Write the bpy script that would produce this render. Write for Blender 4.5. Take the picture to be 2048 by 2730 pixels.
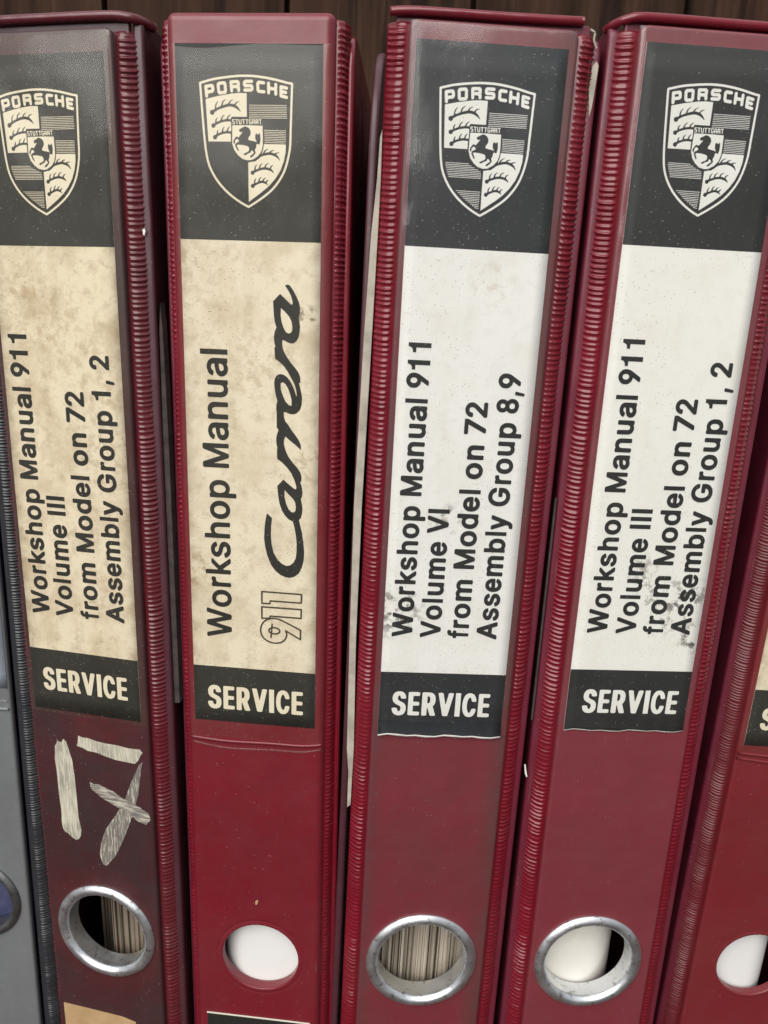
import bpy, math, random
import numpy as np
from mathutils import Matrix, Vector
from mathutils.geometry import delaunay_2d_cdt

# ------------------------------------------------------------------ start clean
for o in list(bpy.data.objects):
    bpy.data.objects.remove(o)
SC = bpy.context.scene
COL = SC.collection
rnd = random.Random(7)
MM = 0.001
Z0 = 0.290                      # camera height above the shelf (m)

# ------------------------------------------------------------------ camera
F_PX, PITCH, ROLL = 2072.6567, 0.25920742, 0.04628331
cam = bpy.data.cameras.new('camera')
cam.sensor_width = 36.0
cam.lens = F_PX / 2730.0 * 36.0
cam.clip_start, cam.clip_end = 0.01, 20.0
cam_o = bpy.data.objects.new('camera', cam)
COL.objects.link(cam_o)
cp, sp_ = math.cos(PITCH), math.sin(PITCH)
rxt = Matrix(((1, 0, 0), (0, cp, sp_), (0, -sp_, cp)))
cr, sr = math.cos(ROLL), math.sin(ROLL)
right, up, fwd = rxt @ Vector((cr, 0, sr)), rxt @ Vector((-sr, 0, cr)), rxt @ Vector((0, 1, 0))
m = Matrix((right, up, -fwd)).transposed().to_4x4()
m.translation = (0, 0, Z0)
cam_o.matrix_world = m
cam.dof.use_dof = True
cam.dof.focus_distance = 0.235
cam.dof.aperture_fstop = 26.0
SC.camera = cam_o

# ------------------------------------------------------------------ world, lamp, exposure
w = bpy.data.worlds.new('World')
SC.world = w
w.use_nodes = True
bg = w.node_tree.nodes['Background']
bg.inputs[0].default_value = (0.93, 0.96, 1.0, 1)
wt = w.node_tree
tc = wt.nodes.new('ShaderNodeTexCoord'); sx = wt.nodes.new('ShaderNodeSeparateXYZ'); mr = wt.nodes.new('ShaderNodeMapRange')
wt.links.new(tc.outputs['Generated'], sx.inputs[0]); wt.links.new(sx.outputs[2], mr.inputs[0])
for i, v in ((1, -.1), (2, .95), (3, .14), (4, .85)): mr.inputs[i].default_value = v
wt.links.new(mr.outputs[0], bg.inputs[1])              # brighter overhead, as open shade is
lt = bpy.data.lights.new('window_light', 'AREA')
lt.shape = 'RECTANGLE'
lt.size, lt.size_y = 4.0, 4.0
lt.energy = 225.0
lt.color = (1.0, 0.975, 0.94)
lo = bpy.data.objects.new('window_light', lt)
COL.objects.link(lo)
lo.location = (-1.2, -2.6, Z0 + 2.35)
lo.rotation_euler = (Vector((0.0, 0.25, Z0 - 0.12)) - lo.location).to_track_quat('-Z', 'Y').to_euler()
SC.view_settings.view_transform = 'Standard'
SC.view_settings.look = 'None'
SC.view_settings.exposure = 0.0
SC.view_settings.gamma = 1.0
SC.view_settings.use_curve_mapping = False
SC.cycles.max_bounces = 8
SC.cycles.transparent_max_bounces = 12

# ------------------------------------------------------------------ lettering and emblem outlines (mm or cap heights)
BOLD = {"W":[1315,[[1240,994,1287,972,1294,929,1037,24,986,3,877,2,833,13,809,34,666,535,651,561,635,528,493,27,469,10,425,2,323,3,272,24,250,63,10,929,8,958,18,975,69,996,156,997,200,989,224,972,352,499,382,424,397,456,534,965,556,986,600,997,702,997,746,986,775,950,920,425,943,464,1073,958,1095,981,1131,994]]],"o":[851,[[479,772,561,753,629,722,728,635,777,549,795,485,805,420,804,334,790,256,766,191,719,118,666,67,569,11,464,-12,381,-12,291,9,231,36,190,62,125,127,83,191,57,270,47,320,48,449,90,585,123,635,201,709,261,743,366,772],[473,585,389,587,344,566,304,521,273,427,273,334,301,248,340,198,389,174,464,174,512,198,559,270,579,342,579,420,562,485,527,549]]],"r":[542,[[468,772,503,759,518,736,519,628,512,607,496,593,461,583,357,576,321,549,298,499,291,456,287,34,266,13,232,3,155,2,113,13,93,34,89,55,93,736,113,757,155,767,232,767,287,746,384,774]]],"k":[774,[[254,994,291,981,309,950,310,571,321,546,551,757,595,767,699,767,743,757,765,736,768,714,758,697,494,435,536,369,776,77,783,41,758,13,714,2,617,2,558,17,353,263,328,284,315,277,310,263,310,55,299,24,247,3,165,2,121,13,99,34,96,958,113,981,150,994]]],"s":[774,[[448,772,541,751,603,717,679,642,705,592,704,549,673,525,533,502,502,518,448,586,424,594,362,595,307,571,294,542,300,521,346,491,541,445,635,402,684,356,708,320,723,270,723,198,689,118,588,33,471,-5,331,-12,222,11,148,48,66,131,42,184,43,227,74,251,175,272,222,274,256,256,276,213,300,188,323,176,378,167,432,176,464,191,487,219,487,242,472,263,448,275,222,331,148,370,94,420,73,456,63,492,63,585,94,649,191,730,253,755,339,774]]],"h":[851,[[249,994,287,981,304,958,310,750,324,746,443,775,511,774,578,758,663,714,705,673,736,621,760,535,760,63,756,34,734,13,690,2,608,3,570,13,548,34,543,478,513,557,481,583,451,589,399,586,361,570,330,535,316,499,305,442,301,34,272,10,212,2,123,10,93,34,91,958,108,981,145,994]]],"p":[851,[[494,775,589,753,648,725,728,648,760,602,788,537,805,466,805,301,788,222,763,165,724,108,664,51,604,17,494,-10,413,-9,317,19,303,15,299,-207,290,-229,273,-243,229,-253,119,-245,95,-229,86,-200,90,737,112,759,156,770,237,769,303,742,435,776],[482,588,413,590,361,562,320,495,300,416,300,351,332,244,382,187,435,170,494,182,540,215,571,273,591,358,584,452,561,516,530,561]]],"M":[1160,[[1014,994,1051,979,1065,943,1065,55,1055,24,1007,3,925,2,883,13,863,34,859,442,849,473,673,27,656,13,615,2,546,2,505,13,481,41,306,484,298,478,296,449,292,34,271,13,230,2,155,3,111,20,100,35,96,63,96,943,106,975,155,996,278,997,326,986,349,965,566,392,581,370,595,385,812,965,835,986,870,996]]],"a":[774,[[463,771,570,745,616,721,687,656,716,606,734,506,733,40,707,12,662,1,578,2,509,24,456,4,372,-13,303,-12,227,3,128,52,90,89,58,140,42,191,40,255,58,334,128,409,174,436,273,465,494,498,504,513,502,534,486,564,463,584,433,594,380,594,311,563,258,506,212,496,90,532,67,557,66,591,109,656,166,709,212,735,349,773],[501,312,486,317,349,300,303,285,272,255,267,234,275,205,295,183,319,174,364,169,433,182,463,201,488,234,504,276]]],"n":[851,[[519,772,600,751,660,717,716,657,749,588,760,528,756,34,727,10,667,2,578,10,549,34,542,485,524,542,499,571,466,588,422,589,385,581,354,564,327,528,315,492,306,442,302,34,280,13,243,3,161,2,116,13,95,34,91,55,95,736,116,757,161,767,243,767,310,742,429,774]]],"u":[851,[[704,763,741,750,759,719,759,53,750,25,733,11,689,0,607,1,540,26,422,-6,370,-7,281,10,229,29,155,93,125,131,93,232,92,712,101,741,118,755,155,765,229,766,281,755,303,734,307,311,315,261,329,225,354,197,392,180,429,179,474,189,503,210,527,247,543,304,548,734,570,755,607,765]]],"l":[387,[[96,0,291,0,291,1000,96,1000]]],"9":[774,[[428,1009,493,994,566,966,675,865,704,814,727,736,727,600,689,485,646,406,388,27,370,13,334,3,226,3,175,24,166,41,167,63,354,342,349,349,255,368,197,391,95,485,59,549,43,621,42,721,50,764,67,817,96,866,197,959,305,1001,363,1011],[423,822,363,824,313,801,286,771,261,714,259,643,275,592,313,547,356,526,414,526,465,549,498,592,516,650,510,721,491,764,464,798]]],"V":[929,[[850,994,895,972,903,950,900,922,583,34,562,13,520,2,422,2,380,13,356,34,337,77,39,900,26,943,29,965,57,989,113,997,190,994,218,986,242,965,456,356,471,342,689,965,710,986,745,996]]],"I":[387,[[89,0,298,0,298,1000,89,1000]]],"m":[1238,[[881,779,987,758,1034,736,1104,671,1138,607,1150,535,1150,55,1139,24,1086,3,1003,2,957,13,935,34,929,507,904,569,836,595,791,585,767,571,735,507,729,34,707,13,661,2,571,3,525,17,510,34,506,55,505,528,480,573,419,595,373,583,340,557,310,471,305,34,282,13,237,2,154,3,105,20,93,35,89,63,89,714,100,746,154,767,222,768,275,760,313,744,373,765,457,780,563,758,654,702,752,758,813,774]]],"e":[774,[[437,772,560,736,610,702,668,642,708,571,727,513,735,463,734,342,710,313,667,303,272,301,256,284,270,248,301,205,366,174,459,179,495,205,538,258,581,272,703,241,724,220,727,198,712,155,684,112,595,36,481,-5,366,-13,258,11,208,36,169,62,100,132,66,191,42,263,32,320,32,435,49,521,78,595,107,638,179,709,244,748,301,765,351,774],[405,592,351,588,308,566,272,524,261,499,265,486,502,485,507,506,481,552,445,581]]],"f":[464,[[376,1030,417,1015,441,986,443,958,426,886,394,848,311,842,299,814,297,786,311,769,370,767,411,746,420,721,419,628,399,600,370,590,311,588,297,571,293,34,276,13,246,3,170,4,140,17,126,48,125,571,117,586,58,592,20,614,14,635,15,728,40,760,111,769,123,778,127,872,134,903,150,936,199,994,282,1032]]],"d":[851,[[713,994,750,981,767,950,764,34,742,12,705,3,625,3,559,27,500,4,419,-13,360,-12,258,14,192,52,130,112,91,170,66,234,49,320,49,442,84,578,123,642,188,707,265,751,353,774,419,775,537,746,550,750,555,950,564,972,581,986,617,995],[457,585,375,587,331,566,294,515,270,435,270,334,289,263,331,202,382,174,441,174,493,198,534,263,554,334,554,435,530,513,500,559]]],"A":[1006,[[571,994,609,981,636,950,964,113,978,70,975,34,952,13,907,2,807,3,762,17,743,41,666,242,647,258,373,259,355,256,342,242,270,48,243,17,182,2,99,2,53,13,28,41,34,77,375,958,403,986,442,996],[504,657,486,635,427,456,449,446,571,448,581,456,580,471]]],"b":[851,[[242,994,279,981,295,957,301,749,315,745,411,774,485,775,603,748,670,707,723,657,762,599,787,542,805,449,805,299,788,227,761,163,708,91,610,18,499,-12,441,-13,360,2,301,25,234,3,146,3,109,12,87,35,85,957,102,981,139,994],[486,585,404,587,360,564,328,521,306,456,297,363,322,263,356,205,411,174,485,176,529,203,564,256,583,320,591,399,569,492,539,549]]],"y":[774,[[697,763,743,741,751,719,748,691,451,-75,422,-133,358,-204,304,-236,210,-258,159,-257,93,-240,72,-219,68,-197,93,-97,123,-73,195,-71,222,-61,247,-18,264,46,20,684,14,734,35,755,79,766,173,765,224,744,240,719,369,369,384,351,399,373,534,734,559,755,595,765]]],"G":[1084,[[565,1011,626,1004,732,975,853,905,894,867,946,795,983,709,984,666,967,642,929,629,815,629,785,638,762,656,725,723,686,770,618,807,527,819,474,810,413,782,376,753,343,709,309,638,290,552,290,444,306,373,336,301,391,235,444,203,504,184,618,191,704,237,752,315,755,347,732,355,580,357,542,370,525,394,528,516,550,537,595,548,914,548,967,537,985,523,993,501,993,330,976,258,945,194,902,136,815,62,732,21,648,-1,504,-10,383,14,292,52,243,86,162,165,103,263,71,365,61,430,61,566,86,695,118,766,178,854,224,899,315,961,376,985,467,1005]]],",":[387,[[259,215,291,195,298,157,226,-180,210,-201,183,-211,140,-212,108,-201,92,-180,89,-151,130,185,145,206,172,216]]],"1":[774,[[311,0,526,0,526,990,356,990,336,900,286,835,206,800,96,790,96,650,311,650]]],"2":[774,[[417,1009,481,994,553,966,655,872,698,771,699,657,674,578,624,498,357,199,374,188,638,188,688,177,712,149,710,35,688,13,638,2,111,2,68,10,37,41,36,127,43,149,420,557,469,628,492,707,479,764,453,798,403,822,346,824,310,811,274,779,258,743,246,679,232,662,182,647,89,649,54,662,37,686,53,800,101,886,182,959,239,987,303,1003,346,1011]]],"8":[774,[[406,1011,508,989,568,961,645,888,681,824,693,781,691,659,671,602,621,537,618,523,686,444,711,394,727,337,727,237,697,149,650,90,602,50,548,21,474,-1,426,-10,352,-10,217,24,163,56,112,101,81,143,54,201,45,251,45,330,74,423,154,523,151,537,101,602,79,666,79,788,104,852,166,931,230,976,325,1005],[409,824,372,826,325,810,295,781,282,745,277,709,298,649,325,622,359,608,413,606,447,622,471,645,490,688,496,723,477,781,447,810],[436,416,338,416,298,395,275,373,254,330,247,287,262,237,283,208,345,178,413,176,460,189,501,221,523,280,518,330,487,383]]],"7":[774,[[682,994,719,981,735,958,734,829,328,41,301,13,264,3,169,2,125,13,101,41,105,77,473,800,455,810,110,811,60,822,35,850,37,965,59,986,103,997]]]}
MED = {"W":[1315,[[1256,992,1287,977,1294,940,1055,81,1032,20,987,4,882,4,845,15,823,37,674,573,651,621,635,595,479,29,457,11,420,4,315,5,275,22,254,59,8,947,17,979,54,994,151,995,188,984,203,969,359,382,375,360,391,389,547,969,562,984,599,995,703,995,741,984,764,955,927,357,945,382,1099,962,1121,984,1151,994]]],"o":[851,[[481,764,568,742,630,713,725,631,782,528,805,418,805,337,790,257,765,191,735,139,669,70,622,38,544,6,458,-11,380,-10,286,13,223,43,128,124,84,191,58,271,47,323,48,440,92,580,126,631,200,700,262,735,364,764],[483,602,380,604,328,580,284,528,253,440,252,323,277,242,325,180,380,151,474,151,514,169,553,205,594,293,603,411,587,484,547,558]]],"r":[542,[[479,765,509,751,518,734,519,639,511,617,472,600,353,592,308,559,283,507,275,463,271,29,256,15,219,4,145,4,108,15,93,29,89,51,93,734,108,749,145,760,226,759,286,730,390,766]]],"k":[774,[[247,992,278,979,289,955,289,536,301,510,564,749,603,760,711,760,750,749,764,734,754,705,487,452,474,426,776,59,783,37,765,15,727,4,626,4,572,19,340,294,324,303,305,294,291,272,289,51,280,22,239,5,154,4,115,15,100,29,96,955,107,979,138,992]]],"s":[774,[[451,764,541,742,601,712,672,646,704,587,703,558,663,535,549,516,522,528,487,580,451,607,353,612,316,602,288,581,271,550,276,521,296,496,328,479,524,434,598,409,638,384,682,345,708,308,723,257,723,198,687,116,590,35,475,-3,328,-10,222,13,149,48,70,124,42,183,43,213,84,236,206,254,233,242,259,191,288,165,320,151,385,144,443,153,487,176,509,205,508,243,492,266,467,280,222,341,149,379,97,426,74,462,64,499,64,580,97,646,186,719,247,745,337,766]]],"h":[851,[[242,992,273,979,283,962,289,727,304,725,429,766,507,767,554,757,616,736,663,708,702,670,735,617,760,514,760,51,756,29,741,15,702,4,624,4,585,15,570,29,564,485,547,543,528,573,492,600,460,606,398,605,359,591,327,565,296,507,285,448,281,29,250,9,203,4,133,6,94,29,91,955,102,979,133,992]]],"p":[851,[[496,767,580,748,649,716,725,644,758,597,788,531,805,458,805,303,787,223,761,164,717,102,664,53,595,16,519,-7,419,-8,350,9,288,39,278,17,273,-233,258,-247,228,-257,113,-251,91,-233,86,-211,90,736,105,751,136,761,220,762,258,751,289,719,388,760,442,769],[491,605,411,607,355,583,312,531,279,421,279,340,312,230,343,187,372,164,434,147,503,159,560,201,591,259,613,348,613,414,585,516,545,575]]],"M":[1160,[[1027,992,1057,977,1065,947,1065,59,1057,22,1019,5,935,4,899,15,885,31,878,553,871,557,864,549,849,514,666,29,630,6,552,4,517,11,496,29,284,565,276,558,273,529,272,37,255,15,220,4,142,5,107,20,96,59,96,940,105,977,149,995,269,995,305,987,328,969,581,319,603,352,833,969,878,994]]],"a":[774,[[467,764,579,734,618,712,685,653,715,601,734,498,732,36,714,14,674,3,579,5,523,35,443,3,379,-11,307,-12,251,-2,188,19,132,49,70,117,40,197,41,271,58,322,132,398,188,426,307,457,512,484,525,498,523,542,504,579,483,597,435,611,387,612,323,595,289,572,251,526,204,511,92,542,68,564,67,586,112,653,164,699,212,726,347,765],[515,329,347,310,275,286,259,271,243,234,258,183,298,153,355,146,419,151,459,167,500,205,521,249,526,307]]],"n":[851,[[523,765,609,740,663,708,719,646,750,580,760,521,756,29,725,9,679,4,609,6,570,29,566,470,555,521,534,565,500,596,476,605,414,606,375,598,336,575,307,536,294,499,285,448,281,29,266,15,227,4,149,4,110,15,95,29,91,51,95,734,110,749,141,759,227,760,266,749,297,722,429,766]]],"u":[851,[[717,755,748,741,759,718,755,27,740,13,709,3,623,2,585,13,553,39,429,-3,359,-6,305,4,221,35,153,93,125,130,92,233,95,732,126,753,172,758,242,755,281,732,285,299,296,240,319,196,343,173,382,157,437,156,483,167,517,189,546,231,562,284,569,732,585,747,616,757]]],"l":[387,[[96,0,291,0,291,1000,96,1000]]]}
COND = {"S":[690,[[393,1007,441,1000,481,986,515,969,561,934,591,896,621,837,636,778,636,734,625,719,611,711,553,702,505,701,441,711,418,726,402,785,386,815,369,832,345,838,319,822,295,778,285,741,287,689,303,653,345,613,513,536,549,512,594,468,618,431,644,358,645,225,626,151,609,118,580,78,537,38,457,1,377,-13,320,-14,256,-4,206,11,176,25,125,63,95,100,68,151,45,240,46,277,56,291,70,299,128,309,176,309,242,299,270,277,280,232,304,187,329,164,353,157,388,181,413,225,427,284,417,336,401,366,370,395,184,482,109,549,82,594,69,638,60,682,60,756,71,815,94,874,125,918,168,958,208,982,264,1000,329,1010]]],"E":[590,[[467,994,512,986,533,971,538,934,533,861,512,845,460,836,264,831,254,809,255,603,258,594,273,585,437,584,504,570,518,558,523,544,521,455,512,440,498,433,445,423,280,422,258,412,254,190,258,174,273,165,460,164,527,150,541,138,545,123,542,30,519,12,452,2,138,2,71,12,50,28,45,50,49,969,71,986,131,996]]],"R":[690,[[379,994,460,979,528,942,559,912,589,868,614,802,625,720,624,617,614,558,578,477,518,404,641,57,645,32,637,20,621,12,556,2,492,3,436,12,419,20,402,50,299,332,283,353,274,347,271,330,270,50,265,28,242,12,178,2,138,2,73,12,50,28,45,50,47,964,57,978,73,986,138,996],[338,831,291,834,281,831,271,816,271,558,274,543,291,533,339,534,357,544,387,593,398,639,399,720,388,765,372,802]]],"V":[750,[[634,994,680,986,695,979,705,964,705,949,491,35,481,20,468,13,413,3,352,2,291,12,268,27,258,50,45,964,54,978,70,986,138,997,230,988,259,971,351,580,365,521,375,507,382,510,392,536,490,971,512,986,565,996]]],"I":[310,[[45,0,265,0,265,1000,45,1000]]],"C":[680,[[361,1011,437,996,486,975,510,958,563,903,608,811,626,745,635,686,631,671,618,659,563,646,521,646,465,656,444,672,415,767,382,817,361,833,347,835,319,814,294,774,267,715,249,642,240,575,241,420,256,325,277,258,310,199,340,168,354,164,378,177,404,214,425,258,441,325,458,344,528,358,604,349,631,332,635,310,619,221,598,162,583,131,542,70,500,34,451,7,375,-10,340,-11,278,-1,215,26,139,100,106,155,68,266,53,347,45,428,45,575,60,693,80,774,116,863,146,908,187,954,236,986,305,1005]]]}
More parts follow.
